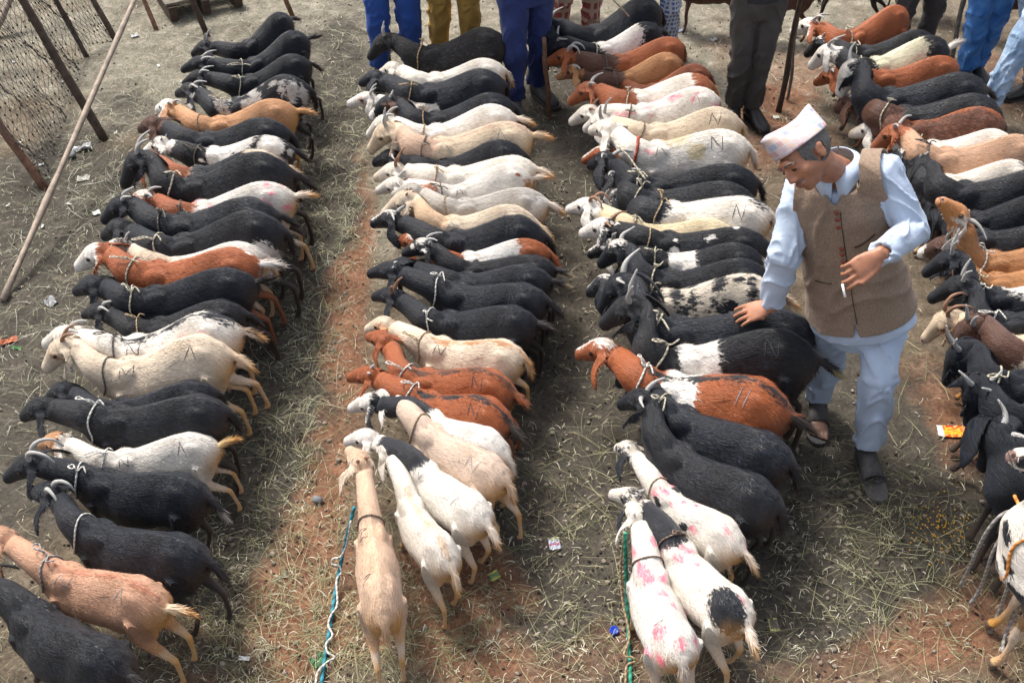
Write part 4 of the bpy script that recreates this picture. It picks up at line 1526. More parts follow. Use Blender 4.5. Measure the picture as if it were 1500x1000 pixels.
    # shirt collar
    if collar:
        for s in (-1, 1):
            rows = []
            for i in range(9):
                t = i / 8
                a = math.pi / 2 - s * t * math.pi * .98
                dirv = side * math.cos(a) + fwd * math.sin(a)
                nb = V3['neck']
                top = nb + dirv * (.062 + .004 * t) + up * (.030 + .012 * t) - fwd * .004
                low = nb + dirv * (.098 if t > .15 else .105) + up * (-.012 - .055 * max(0, 1 - t * 3.2)) + side * (-s * .014 * max(0, 1 - t * 3.5)) * -1
                rows.append((top, (top + low) / 2 + dirv * .006 + up * .006, low))
            Vv = [p - base for r_ in rows for p in r_]
            Ff = []
            for i in range(8):
                for kk in range(2):
                    Ff.append((i * 3 + kk, i * 3 + kk + 1, i * 3 + kk + 4, i * 3 + kk + 3))
            co = link('collar', new_mesh('collar', Vv, Ff), mats['shirt'], root)
            md = co.modifiers.new('thick', 'SOLIDIFY'); md.thickness = .004; md.offset = 0
    return info

HAIR_DARK = simple_mat('dark_hair', (.035, .030, .028), .6, .5, 120)
HAIR_GREY = simple_mat('greying_hair', (.10, .095, .09), .7, .6, 160)
SKIN_A = skin_material('tanned_skin', (.36, .155, .085))
SKIN_B = skin_material('brown_skin', (.22, .105, .06))
SHOE_GREY = simple_mat('grey_shoe_rubber', (.075, .07, .068), .6, .3, 60)
SHOE_BLACK = simple_mat('black_shoe_leather', (.025, .024, .024), .4, .3, 60)

# ---- the man checking the goats
MJ = dict(pelvis=spot_y(1256, 428, 3.40), neck=spot_y(1226, 246, 3.42), head=spot_y(1178, 226, 3.33),
          sL=spot_y(1296, 255, 3.36), sR=spot_y(1172, 283, 3.46), eL=spot_y(1338, 338, 3.26), eR=spot_y(1150, 372, 3.36),
          wL=spot_y(1288, 374, 3.05), wR=spot_y(1130, 447, 3.41), hL=spot_y(1290, 450, 3.40), hR=spot_y(1222, 452, 3.44),
          kL=spot_y(1287, 552, 3.24), kR=spot_y(1212, 522, 3.50), aL=spot_y(1272, 652, 3.22), aR=spot_y(1199, 582, 3.54))
MJ['tL'] = MJ['aL'] + Vector((.02, -.2, 0)); MJ['tR'] = MJ['aR'] + Vector((-.03, -.2, 0))
MJ['chest'] = (MJ['pelvis'] + MJ['neck']) / 2
MJ['face'] = Vector((-.68, -.66, -.36)); MJ['upv'] = Vector((-.66, .36, .62))
SHIRT_BLUE = cloth_material('pale_blue_shirt_cotton', (.45, .53, .65), 'plain', .8, .06, 7)
VEST_BROWN = cloth_material('brown_tweed', (.245, .180, .132), 'tweed', .95, .10, 12)
man = build_person('man in a brown waistcoat and patterned cap stroking a black goat, holding a cigarette', MJ,
    dict(skin=SKIN_A, hair=HAIR_GREY, shirt=SHIRT_BLUE, trousers=SHIRT_BLUE, shoe=SHOE_GREY), detail=True, cap=True, tail_len=.2, shoes='open', seed=3, girth=.94,
    hands={'R': dict(size=1.04, d=Vector((-.85, .12, -.52)), back=Vector((-.15, -.35, .9)), curls=(.18, .16, .18, .24), side=1, spread=.12, thumb=Vector((-.10, -.75, -.55)), tc=.1),
           'L': dict(size=1.05, d=Vector((-.80, -.35, -.45)), back=Vector((.10, -.75, .65)), curls=(.40, .55, .75, .85), side=-1, spread=.06, thumb=Vector((-.75, -.45, -.55)), tc=.3)})
mroot, mbase = man['root'], man['base']
P0, mup, mside, mfwd, mL = man['P0'], man['up'], man['side'], man['fwd'], man['L']

# waistcoat: a shell over the torso, cut at armholes, neck and front opening
def waistcoat():
    rings = man['torso'](.026, -.21, .49, .24)
    mb = MB(); mb.add(ring_loft(rings, 40))
    for s in 'LR':
        sh = man['J']['s' + s]
        ins = sh.lerp(P0 + mup * (sh - P0).dot(mup), .5)
        mb.add(tube([ins, sh, sh + mside * (.03 if s == 'L' else -.03) - mup * .02], [.092, .088, .082], 18))
    V, F = melt(mb, .0075, 6, 1.0)
    V = wrinkle(V, F, [(P0 - mup * .2, P0 + mup * .5, 1.0)], .011, 9, 12)
    bm = bmesh.new()
    vs = [bm.verts.new(tuple(v)) for v in V]
    for f in F:
        try: bm.faces.new([vs[i] for i in f])
        except ValueError: pass
    def cut(co, no):
        g_ = bm.verts[:] + bm.edges[:] + bm.faces[:]
        bmesh.ops.bisect_plane(bm, geom=g_, plane_co=co, plane_no=no, clear_outer=True, clear_inner=False)
    # armholes
    for s, sg in (('L', 1), ('R', -1)):
        sh = man['J']['s' + s]
        cut(sh + mside * sg * .010, mside * sg * 1.0 + mup * .16)
    cut(P0 - mup * .088, -mup)
    # neckline and front opening: remove faces by local position
    dele = []
    for f in bm.faces:
        c = f.calc_center_median() - P0
        x, y, z = c.dot(mside), c.dot(mfwd), c.dot(mup)
        k = L_ = mL / .52
        if z > .50 * k and abs(x) < .09: dele.append(f)
        elif y > 0 and z > .445 * k and z < .53 * k and abs(x) < (z - .445 * k) * .75: dele.append(f)
        elif y > 0 and z < -.02 and abs(x - .006) < (-.02 - z) * .16: dele.append(f)
        elif z > .43 * k and math.hypot(x, y + .005) < .078: dele.append(f)
    bmesh.ops.delete(bm, geom=dele, context='FACES')
    bmesh.ops.delete(bm, geom=[v for v in bm.verts if not v.link_faces], context='VERTS')
    for _ in range(5):      # clean the cut edges
        mv = {}
        for v in bm.verts:
            if v.is_boundary:
                nb = [e.other_vert(v).co for e in v.link_edges if e.is_boundary]
                if len(nb) == 2:
                    mv[v] = v.co * .4 + (nb[0] + nb[1]) * .3
        for v, p in mv.items(): v.co = p
    for v in bm.verts: v.co -= mbase
    for f in bm.faces: f.smooth = True
    me = bpy.data.meshes.new('waistcoat'); bm.to_mesh(me); bm.free()
    o = link('waistcoat', me, VEST_BROWN, mroot)
    md = o.modifiers.new('thick', 'SOLIDIFY'); md.thickness = .005; md.offset = 1
    return o
waistcoat_o = waistcoat()
bpy.context.view_layer.update()
_dg = bpy.context.evaluated_depsgraph_get()
wb = BVHTree.FromObject(waistcoat_o, _dg)
def on_vest(x, z, lift=.002):
    o = P0 - mbase + mup * z + mside * x + mfwd * .5
    h = wb.ray_cast(o, -mfwd)
    return (h[0] + h[1].normalized() * lift * (1 if h[1].dot(mfwd) > 0 else -1), mfwd) if h[0] is not None else (P0 - mbase + mup * z + mside * x + mfwd * .16, mfwd)
BUTTON = simple_mat('red_brown_button', (.22, .055, .035), .35, .2, 60)
for z in (.430, .408, .382, .300, .278, .250):
    p, n = on_vest(.004, z * mL / .52, .004)
    V, F = ellipsoid((0, 0, 0), (.0095, .0095, .004), 6, 12)
    q = n.to_track_quat('Z', 'Y')
    bo = link('button', new_mesh('button', [q @ Vector(v) + p for v in V], F), BUTTON, waistcoat_o)
SEAM = simple_mat('dark_brown_seam', (.055, .038, .028), .9, .2, 60)
def seam(pts, r=.0022, mat=SEAM, nm='seam'):
    pp = [on_vest(x, z, .0015)[0] for x, z in pts]
    V, F = tube(catmull(pp, 3), r, 6)
    return link(nm, new_mesh(nm, V, F), mat, waistcoat_o)
kz = mL / .52
seam([(.016, z * kz) for z in (.43, .36, .28, .18, .08, -.02)], .0018)
seam([(.050, .300 * kz), (.075, .307 * kz), (.102, .320 * kz), (.120, .330 * kz)], .0035, nm='pocket_welt')
seam([(-.055, .15 * kz), (-.09, .147 * kz), (-.12, .15 * kz)], .0022, nm='pocket_welt')

# cap
def topi():
    ho = man['head']
    hu = Vector((-.50, .52, .66)).normalized(); hf = man['hf']; hf = (hf - hu * hf.dot(hu)).normalized(); hs = hu.cross(hf).normalized() * -1
    ho = ho + man['hu'] * .004
    m, nt, b = mat_new('patterned_cap_cloth')
    tc = N(nt, 'ShaderNodeAttribute', attribute_name='weave')
    mp = N(nt, 'ShaderNodeMapping'); mp.inputs['Scale'].default_value = (44, 44, 1)
    nt.links.new(tc.outputs['Vector'], mp.inputs['Vector'])
    vo = N(nt, 'ShaderNodeTexVoronoi', i_Scale=1.0, i_Randomness=.35); vo.voronoi_dimensions = '2D'
    nt.links.new(mp.outputs[0], vo.inputs['Vector'])
    ve = N(nt, 'ShaderNodeTexVoronoi', i_Scale=1.0, i_Randomness=.35, feature='DISTANCE_TO_EDGE'); ve.voronoi_dimensions = '2D'
    nt.links.new(mp.outputs[0], ve.inputs['Vector'])
    sp = N(nt, 'ShaderNodeSeparateColor'); nt.links.new(vo.outputs['Color'], sp.inputs[0])
    n = nt.nodes.new('ShaderNodeValToRGB'); n.color_ramp.interpolation = 'CONSTANT'
    e = n.color_ramp.elements
    stops = [(0, (.50, .38, .38)), (.22, (.46, .27, .26)), (.4, (.30, .34, .42)), (.58, (.55, .40, .33)), (.75, (.58, .45, .46)), (.88, (.24, .27, .35))]
    while len(e) < len(stops): e.new(.5)
    for i, (p, c) in enumerate(stops): e[i].position = p; e[i].color = (*c, 1)
    nt.links.new(sp.outputs[0], n.inputs[0])
    edge = math_n(nt, 'LESS_THAN', ve.outputs['Distance'], .07)
    c = mix_c(nt, edge, n.outputs[0], (.50, .46, .48))
    ring = math_n(nt, 'GREATER_THAN', math_n(nt, 'SINE', math_n(nt, 'MULTIPLY', vo.outputs['Distance'], 26.0)), .4)
    c = mix_c(nt, math_n(nt, 'MULTIPLY', ring, .15), c, (.60, .50, .50))
    nt.links.new(c, b.inputs['Base Color']); b.inputs['Roughness'].default_value = .85
    bump(nt, b, noise(nt, tc.outputs['Vector'], 220, 3), .4, .002)
    n_s, rows = 48, 14
    V, W = [], []
    H0, rowz = .030, []
    for j in range(rows):
        t = j / (rows - 1)
        for k in range(n_s):
            a = 2 * math.pi * k / n_s
            fx, fy = math.cos(a), math.sin(a)        # side, front
            # wall leans out a little to the front; the crown is a fore-and-aft ridge, high at the back
            rimz = .034 - .010 * fy
            toph = .070 + .020 * max(0, -fy) ** 2 + .016 * max(0, fy) ** 2 - .004 * fx * fx
            ax_, ay_ = .087 - .004 * t, .107 + .006 * t
            pinch = 1 - .62 * t ** 1.6 * (1 - .35 * max(0, fy))
            z = rimz + (toph - .0) * t
            V.append(ho + hs * (ax_ * fx * pinch) + hf * (ay_ * fy - .010 + .012 * t) + hu * z)
            W.append((a * .095, z, 0))
    # crown: fold down to a valley
    for j, (sc, dz) in enumerate(((.80, -.010), (.45, -.024), (.12, -.028))):
        for k in range(n_s):
            a = 2 * math.pi * k / n_s
            fx, fy = math.cos(a), math.sin(a)
            V.append(ho + hs * (.083 * fx * .38 * sc) + hf * (.113 * fy * sc + .002) + hu * (.118 + .010 * sc * abs(fy) + dz))
            W.append((fx * .08, fy * .1, 0))
    R_ = rows + 3
    F = []
    for j in range(R_ - 1):
        for k in range(n_s):
            k2 = (k + 1) % n_s
            F.append((j * n_s + k, j * n_s + k2, (j + 1) * n_s + k2, (j + 1) * n_s + k))
    F.append(tuple((R_ - 1) * n_s + k for k in range(n_s)))
    me = new_mesh('cap', [v - mbase for v in V], F)
    add_attr(me, 'weave', W, 'FLOAT_VECTOR')
    o = link('cap', me, m, mroot)
    md = o.modifiers.new('thick', 'SOLIDIFY'); md.thickness = .004; md.offset = 1
topi()

# cigarette between his fingers: held, so a thing of its own
cw = man['J']['wL']; cd = Vector((-.80, -.35, -.45)).normalized()
cg0 = cw + cd * .150 + Vector((-.01, -.028, .010))
CIG = simple_mat('cigarette_paper', (.75, .73, .70), .7, .05, 60)
V, F = tube([cg0, cg0 + Vector((.010, -.030, -.034))], .0042, 10)
cme = new_mesh('cigarette', V, F)
co_ = link('cigarette', cme, CIG)
tag(co_, 'short white cigarette held between the fingers of the man in the waistcoat', 'cigarette')

# ---- onlookers behind the rows
def onlooker(label, x, y, face_deg, trousers, shirt, legs=((.0, 0), (.0, 0)), k=1.0, shoe=None, seed=1, skin=None, lean=0.0, girth=1.0, short=False):
    f = math.radians(face_deg)
    fw = Vector((math.cos(f), math.sin(f), 0)); sd = Vector((-math.sin(f), math.cos(f), 0))    # figure's left = fw rotated +90
    c = Vector((x, y, 0))
    J = {}
    pel = c + Vector((0, 0, .88 * k)); J['pelvis'] = pel
    up = (Vector((0, 0, 1)) + fw * lean).normalized()
    J['neck'] = pel + up * .54 * k; J['chest'] = pel + up * .3 * k
    J['head'] = J['neck'] + up * .135 * k + fw * .02
    J['face'] = (fw * .9 + Vector((0, 0, -.35))).normalized(); J['upv'] = Vector((0, 0, 1))
    for s, g in (('L', 1), ('R', -1)):
        J['s' + s] = J['neck'] + sd * (.175 * g * k) - up * .055
        J['e' + s] = J['s' + s] + sd * (.04 * g) - Vector((0, 0, .27 * k)) - fw * .03
        J['w' + s] = J['e' + s] - Vector((0, 0, .23 * k)) + fw * .07
        J['h' + s] = pel + sd * (.085 * g) - Vector((0, 0, .03))
        dx, dy = legs[0 if s == 'L' else 1]
        foot = c + sd * (.10 * g + dx) + fw * dy
        J['a' + s] = foot + Vector((0, 0, .085))
        J['k' + s] = (J['h' + s] + J['a' + s]) / 2 + fw * .03
        J['t' + s] = J['a' + s] + fw * .2 + sd * (.05 * g)
    return build_person(label, J, dict(skin=skin or SKIN_B, hair=HAIR_DARK, shirt=shirt, trousers=trousers, shoe=shoe or SHOE_BLACK), False, 'onlookers behind the goat rows', seed=seed, girth=girth, short=short)

def ground_x(px, py):
    p = spot(px, py); return p.x, p.y
C_ = cloth_material
gxy = ground_x(582, 112)
onlooker('person in royal blue trousers and white shirt behind the second row', gxy[0], gxy[1], -80, C_('royal_blue_cloth', (.03, .08, .30)), C_('white_cloth', (.62, .62, .60)), seed=11)
gxy = ground_x(668, 95)
onlooker('person in mustard yellow trousers behind the second row', gxy[0], gxy[1], -95, C_('mustard_cloth', (.42, .25, .06)), C_('maroon_cloth', (.20, .05, .05)), seed=12)
gxy = ground_x(768, 148)
onlooker('person in navy trousers and grey shoes between the second and third rows', gxy[0], gxy[1], -70, C_('navy_cloth', (.022, .035, .12)), C_('navy_shirt_cloth', (.03, .05, .14)), ((0, -.04), (.0, .10)), seed=13, shoe=SHOE_GREY)
gxy = ground_x(842, 70)
onlooker('person in a red plaid wrap behind the far end of the third row', gxy[0], gxy[1], -90, C_('red_plaid_cloth', (.26, .06, .05), 'plaid', color2=(.45, .30, .22)), C_('dun_cloth', (.25, .2, .14)), seed=14, girth=.9)
gxy = ground_x(955, 75)
onlooker('person in blue and white checked cloth behind the third row', gxy[0], gxy[1], -100, C_('blue_check_cloth', (.10, .16, .36), 'check', color2=(.55, .58, .62)), C_('grey_cloth', (.2, .2, .2)), seed=15, girth=.9)
gxy = ground_x(1085, 172)
onlooker('person in dark grey trousers standing left of the rightmost row', gxy[0], gxy[1], -85, C_('dark_grey_cloth', (.060, .054, .050)), C_('black_cloth', (.03, .03, .035)), ((-.05, .02), (.05, 0)), girth=.75, seed=16, shoe=SHOE_BLACK)
gxy = ground_x(1416, 112)
onlooker('person in bright blue jeans and sandals behind the rightmost row', gxy[0], gxy[1], -90, C_('bright_denim', (.035, .13, .36), 'jeans', color2=(.12, .28, .55)), C_('brown_cloth', (.15, .10, .07)), ((-.07, 0), (.06, .05)), seed=17, shoe=SHOE_BLACK)
gxy = ground_x(1330, 72)
onlooker('person in dark grey trousers right behind the rust goat of the rightmost row', gxy[0], gxy[1], -85, C_('charcoal_cloth', (.055, .05, .05)), C_('ochre_cloth', (.3, .2, .1)), seed=18)
gxy = ground_x(1505, 165)
onlooker('person in pale washed jeans stepping in from the right edge', gxy[0] - .10, gxy[1] + .1, -150, C_('pale_denim', (.22, .32, .46), 'jeans', color2=(.50, .58, .68)), C_('pale_shirt_cloth', (.55, .55, .52)), ((.0, .34), (.10, -.22)), seed=19, lean=.15)
# ------------------------------------------------------------------ the herd, surveyed goat by goat
BL = (BLACK, None, '', None, '')
DB = (DARK, None, '', None, '')
R1 = 'goats tied in the leftmost row'
R2 = 'goats tied in the second row from the left'
R3 = 'goats tied in the row the man is checking'
R4 = 'goats tied in the rightmost row'

def row1(*a, **k): return make_goat(*a, group=R1, **k)
def row2(*a, **k): return make_goat(*a, group=R2, **k)
def row3(*a, **k): return make_goat(*a, group=R3, **k)
def row4(*a, **k):
    k.setdefault('smin', .92)
    return make_goat(*a, group=R4, **k)

# leftmost row, from the far end to the near end
row1((418, 24), (345, 62), (281, 80), BL, 'black goat farthest back in the leftmost row, rump highest against the straw', horn='up', tail=(.1, .2))
row1((448, 50), (350, 90), (262, 104), BL, 'second black goat from the far end of the leftmost row, tail sticking out', horn='back', collar='pale', loop=True, tail=(0, -.15))
row1((452, 86), (340, 112), (246, 122), BL, 'third black goat from the far end of the leftmost row, long dark hind legs showing', horn='back', collar='pale', loop=True, legs=[-.4, -.5, 0, 0])
row1((452, 122), (315, 138), (238, 132), (BLACK, GREYW, 'bars34 spots50', WHITE, ''), 'black goat with a grizzled white mottled back behind the tan goat', horn='back', collar='pale', loop=True)
row1((432, 152), (288, 172), (230, 158), (TAN, WHITE, 'face blaze', WHITE, 'tailtip'), 'tan goat with a white face near the far end of the leftmost row', horn='back', collar='tan', nose_z=.45, side=.4, tail=(0, 0), ears=[(-.1, .6), (.2, .3)], loop=False)
row1((428, 182), (265, 186), (203, 190), (BLACK, DKBROWN, 'head', None, ''), 'black goat with a dark brown head lying close under the tan goat', horn=None, nose_z=.38)
row1((430, 205), (275, 212), (213, 222), (BLACK, WHITE, 'band blots12 spots12', WHITE, 'crown'), 'black goat with big white patches and white blotched face in the leftmost row', horn='stub', collar='dark', loop=True)
row1((415, 232), (250, 240), (196, 240), (CREAM, RUST, 'neckhead', BLACK, 'saddle'), 'small goat with an orange brown head and neck squeezed behind a black goat', horn=None)
row1((420, 250), (240, 258), (180, 272), BL, 'black goat with its collar loop showing behind the pink spotted white goat', horn='back', collar='pale', loop=True, legs=[-.5, -.3, 0, 0])
row1((424, 280), (255, 294), (187, 302), (WHITE, RUST, 'neckhead', WHITE, 'crown blaze'), 'white goat dotted with pink dye, its head patched brown', horn='back', collar='dark', loop=True, mark='gN.', dyes=26, dyesize=(.007, .015), tail=(0, -.2), legs=[-.3, -.5, 0, 0])
row1((395, 312), (225, 318), (150, 325), BL, 'black goat directly in front of the pink dotted white goat', horn='back', collar='dark', nose_z=.44)
row1((410, 332), (225, 338), (152, 345), (BLACK, WHITE, 'thigh', None, ''), 'black goat with a white streaked thigh behind the white goat of the leftmost row', horn=None, collar='pale', loop=True, legs=[-.5, -.4, 0, 0], dyes=0)
row1((392, 360), (215, 372), (148, 368), (WHITE, BLACK, 'crown eyes', CREAM, 'neck'), 'white goat with a cream neck and black forehead behind the rust coloured goat', horn='up', mark='g.V', hl=.7)
row1((372, 378), (185, 392), (112, 392), (RUST, WHITE, 'muzzle spots10', WHITE, 'tail face'), 'rust brown goat with white flecks, white face and bushy white tail', horn=None, collar='pale', loop=True, tail=(0, -.1), legs=[-.6, -.3, 0, 0])
row1((365, 408), (185, 420), (108, 428), BL, 'black goat with raised tail just in front of the rust brown goat', horn=None, collar='pale', loop=True, tail=(0, -.5), legs=[-.3, -.5, 0, 0])
row1((360, 448), (195, 460), (120, 462), BL, 'black goat with long hanging ears and a long rope loop on its neck', horn='back', collar='tan', loop=True, ears=[(.2, .3), (.0, .2)], side=-.3)
row1((345, 478), (150, 500), (64, 505), (WHITE, BLACK, 'dorsal rumpspot', BLACK, 'eyes'), 'white goat with a black stripe along the spine and black hip patch', horn='back', collar='dark', mark='dN.', nose_z=.40, tail=(0, .45), legs=[-.3, -.6, 0, 0], dyes=3)
row1((335, 512), (140, 525), (66, 540), (CREAM, TAN, 'eyes', None, ''), 'cream goat with clipped letters on its back and a dangling teal tether', horn='back', hornmat=HORN_BROWN, collar='dark', mark='dMV', nose_z=.38, loop=False, legs=[-.5, -.3, 0, 0], ears=[(.1, .2), (.1, .3)])
row1((318, 562), (135, 588), (50, 572), BL, 'black goat hunched behind another plain black goat below the cream goat', horn=None, nose_z=.36)
row1((318, 600), (125, 608), (26, 612), BL, 'black goat with head stretched left, right behind the long yellow tailed goat', horn=None, collar='white', loop=True, nose_z=.36, ears=[(-.6, .9), (.3, .3)])
row1((322, 640), (140, 655), (30, 645), (WHITE, TAN, 'blaze face', (.66, .50, .26), 'tail'), 'white goat with a bristling yellow tail and tan streaked face', horn='stub', hornmat=HORN_BROWN, collar='white', loop=True, mark='dNV', nose_z=.38, tail=(.1, -.45), legs=[-.55, -.45, 0, 0], smax=1.3)
row1((290, 722), (110, 690), (8, 700), (BLACK, WHITE, 'tailtip spots2', WHITE, ''), 'black goat with a white tail tip standing in front of the yellow tailed goat', horn='curl', collar='white', loop=True, nose_z=.40, tail=(-.3, .6), smax=1.3)
row1((290, 812), (100, 765), (45, 720), BL, 'black goat with a roped neck right behind the pinkish tan goat, lower left', horn='curl', collar='white', nose_z=.42, tail=(-.1, .7), smax=1.3, zb=.525)
row1((238, 880), (58, 812), (-30, 790), ((.50, .29, .19), (.40, .17, .10), 'dorsal', CREAM, 'tail legs'), 'pinkish tan goat with a pale tail spread wide in the lower left corner', horn=None, collar='grey', mark='gNV', nose_z=.44, tail=(.2, -.1), smax=1.32, legs=[-.35, -.5, .2, -.2], ears=[(-.5, .8), (.2, .4)], loop=True)
row1((170, 975), (0, 880), (-90, 850), BL, 'black goat cut off by the bottom left corner', horn=None, smax=1.32, tail=(0, .3))

# second row
row2((732, 60), (605, 72), (540, 86), DB, 'charcoal goat with a pale horn farthest back in the second row', horn='up', collar='tan', nose_z=.42, tail=(0, -.1), gloss=.7, loop=True)
row2((735, 98), (610, 108), (556, 108), (WHITE, BLACK, '', None, ''), 'white goat just in front of the charcoal goat of the second row', horn=None, ears=[(-.3, .2), (.2, .2)], nose_z=.40)
row2((740, 112), (598, 118), (517, 120), BL, 'black goat with a glossy back between two white goats near the far end', horn=None, collar='tan', nose_z=.44, mark='gVN', loop=True)
row2((700, 128), (588, 145), (508, 152), (WHITE, RUST, 'eyes', None, ''), 'white goat with small rust marks on its cheek looking left over the row', horn='up', nose_z=.46, mark='gV.', legs=[0, 0, 0, 0])
row2((748, 150), (608, 165), (542, 172), (BLACK, WHITE, 'muzzle', DKBROWN, 'ears'), 'black goat with a pale muzzle tucked behind a white goat with a cream horn', horn='stub', collar='tan', mark='g.N', loop=True, nose_z=.42)
row2((745, 172), (608, 188), (538, 200), (WHITE, CREAM, '', None, ''), 'white goat with a cream horn and a strap over its face', horn='back', collar='tan', nose_z=.42, tail=(-.2, .2))
row2((768, 194), (612, 208), (541, 222), (CREAM, (.55, .38, .28), 'dorsal neck', None, ''), 'cream goat with a faint pinkish back line behind a jet black goat', horn='up', collar='brown', nose_z=.42, tail=(-.1, .1), mark='gVV')
row2((772, 212), (618, 226), (546, 240), BL, 'jet black goat standing between the pinkish cream goat and a clean white one', horn='wide', mark='gNN', nose_z=.40)
row2((780, 240), (635, 245), (548, 262), (WHITE, CREAM, 'muzzle', None, ''), 'clean white goat with upright tan horns and a pale rope loop', horn='up', hornmat=HORN_BROWN, collar='tan', loop=True, nose_z=.40, tail=(-.2, .4))
row2((772, 258), (640, 268), (546, 282), (WHITE, RUST, 'rump2 spots10', RUST, 'neck2'), 'white goat with rust freckled neck and a bushy white tail held straight out', horn='wide', collar='brown', loop=True, nose_z=.40, tail=(0, -.15), mark='dV.', dyes=2)
row2((795, 292), (650, 288), (575, 285), (GREYW, WHITE, 'blots6', DKBROWN, 'ears'), 'greyish white goat half hidden between two white goats of the second row', horn=None, collar='tan', nose_z=.45)
row2((790, 318), (628, 308), (560, 315), (CREAM, (.60, .42, .27), 'neck', None, ''), 'cream white goat behind the black goat with the white blazed face', horn='stub', hornmat=HORN_BROWN, mark='gVV', nose_z=.43, tail=(-.3, .4))
row2((798, 336), (632, 330), (536, 325), (BLACK, WHITE, 'blaze', None, ''), 'black goat with a white blaze down its face leaning far left', horn='wide', mark='gNN', nose_z=.40, up=1.0)
row2((806, 362), (655, 362), (567, 352), (RUST, WHITE, 'saddle', WHITE, 'crown'), 'rust goat with a white saddle patch and white crown', horn=None, nose_z=.42, ears=[(-.4, .4), (.1, .2)], tail=(-.5, .8))
row2((808, 385), (665, 378), (590, 372), (BLACK, WHITE, 'crown spots6', (.62, .54, .36), 'tailtip'), 'black goat with white freckled crown and a pale yellow tail tip', horn='back', mark='g.N', nose_z=.48, tail=(-.1, .15))
row2((805, 402), (650, 398), (548, 395), (BLACK, WHITE, 'spots8', (.62, .54, .36), 'tailtip'), 'black goat with a white fleck behind the shoulder and blond tail tip', horn=None, mark='g.N', nose_z=.42, tail=(-.1, .1))
row2((795, 432), (635, 418), (530, 400), BL, 'black bearded goat stretching its neck far to the left with a big rope bow', horn='stub', collar='white', loop=True, mark='g.N', nose_z=.40, tail=(-.4, .6), ears=[(.6, .3), (.3, .3)], up=.6)
row2((785, 462), (625, 450), (545, 435), BL, 'black goat with a small brown horn and folded white rope, above the cream goat', horn='up', hornmat=HORN_BROWN, collar='white', loop=True, mark='gNV', nose_z=.44, tail=(-.1, .15))
row2((768, 515), (612, 492), (525, 478), ((.66, .58, .48), BLACK, '', TAN, 'dorsal ears'), 'cream goat with long lop ears and a clipped N on its shoulder', horn=None, collar='tan', mark='dN.', nose_z=.36, tail=(-.4, .9), ears=[(-.2, .2), (.25, .1)], width=1.08)
row2((750, 568), (590, 530), (535, 490), (RUST, DKBROWN, 'dorsal', DARK, 'tailtip'), 'red brown goat with a dark dorsal stripe and a white tipped tail', horn=None, collar='white', loop=True, mark='d.N', nose_z=.42, tail=(-.2, .2), width=1.05)
row2((745, 615), (595, 560), (508, 555), (RUST, DARK, 'dorsal', DARK, 'tail thigh'), 'red brown goat with a thick dark back stripe and dark grey rump hair', horn='stub', collar='white', loop=True, mark='dVN', nose_z=.38, tail=(-.1, .35), width=1.08)
row2((745, 660), (600, 585), (502, 600), (WHITE, BLACK, 'neckhead', WHITE, 'face'), 'goat with a black and white patched head squeezed under the white lop eared goat', horn='stub', nose_z=.30, up=.5, smax=1.1)
row2((725, 690), (605, 612), (545, 575), ((.60, .47, .38), WHITE, 'legs head', None, ''), 'pinkish white goat with a collar rope, behind the broad white goat', horn=None, collar='tan', mark='g.N', nose_z=.40, tail=(-.1, 1.0), legs=[-.5, -.2, 0, 0], ears=[(.3, .1), (.2, .2)])
row2((705, 752), (600, 655), (505, 645), (WHITE, BLACK, 'neck', WHITE, 'head'), 'broad white goat with a black neck patch and tufted yellowish tail', horn=None, mark='gNV', nose_z=.34, tail=(.1, .6), ears=[(-.8, .9), (.2, .2)], width=1.0, smax=1.25)
row2((662, 822), (580, 700), (545, 640), (WHITE, (.62, .46, .33), 'dorsal', CREAM, 'tail legs'), 'white goat with a tan spine stripe between the beige and the broad white goat', horn=None, nose_z=.38, tail=(.1, .8), width=.9, smax=1.25)
row2((562, 905), (540, 732), (502, 628), ((.58, .42, .31), WHITE, 'legs', CREAM, 'ears'), 'beige goat at the near end of the second row beside the blue rope', horn='stub', hornmat=HORN_BROWN, collar='brown', mark='dNV', nose_z=.40, tail=(0, 1.5), ears=[(-.6, .2), (.3, .1)], width=.86, smax=1.3, legs=[-.15, -.45, 0, 0], loop=False)

# third row (the man has his hand on one)
row3((960, 12), (850, 42), (787, 62), BL, 'black goat with long pale horns at the far end of the third row', horn='wide', hl=1.2, nose_z=.45, side=.2)
row3((965, 38), (862, 66), (795, 90), (BLACK, WHITE, 'saddle spots3', None, ''), 'black goat with square white patches on its back, far end of the third row', horn='wide', collar='pale', nose_z=.42)
row3((998, 60), (882, 84), (799, 92), (RUST, DKBROWN, 'neck', None, ''), 'rust red goat with curved white horns in front of the white patched black goat', horn='curl', collar='dark', nose_z=.40)
row3((990, 84), (892, 104), (806, 112), ((.40, .20, .085), WHITE, 'blaze', DKBROWN, 'neck'), 'caramel goat with a white blaze pressed against the rust red goat', horn='wide', collar='dark', nose_z=.40, mark='g..')
row3((1040, 100), (935, 118), (880, 125), ((.20, .06, .025), None, '', None, ''), 'dark mahogany goat behind the brown and white patched goat', horn=None, nose_z=.40, tail=(-.4, .9))
row3((1035, 120), (905, 136), (833, 150), (WHITE, RUST, 'rump chest muzzle eyes ears', RUST, 'blots3'), 'white goat with rust rump and chest patches and a half brown face', horn='wide', collar='pale', nose_z=.38, tail=(-.4, .9))
row3((1045, 142), (915, 155), (834, 180), (WHITE, None, '', None, ''), 'white goat with pink dye smeared along its back', horn='wide', hornmat=HORN_BROWN, collar='brown', nose_z=.36, dyes=26, dyesize=(.008, .022), mark='g.V', dirt=.5)
row3((1092, 168), (932, 172), (855, 190), ((.60, .52, .42), WHITE, 'head', None, ''), 'woolly cream goat with a white face and long pale horn', horn='up', collar='brown', nose_z=.36, mark='d.N')
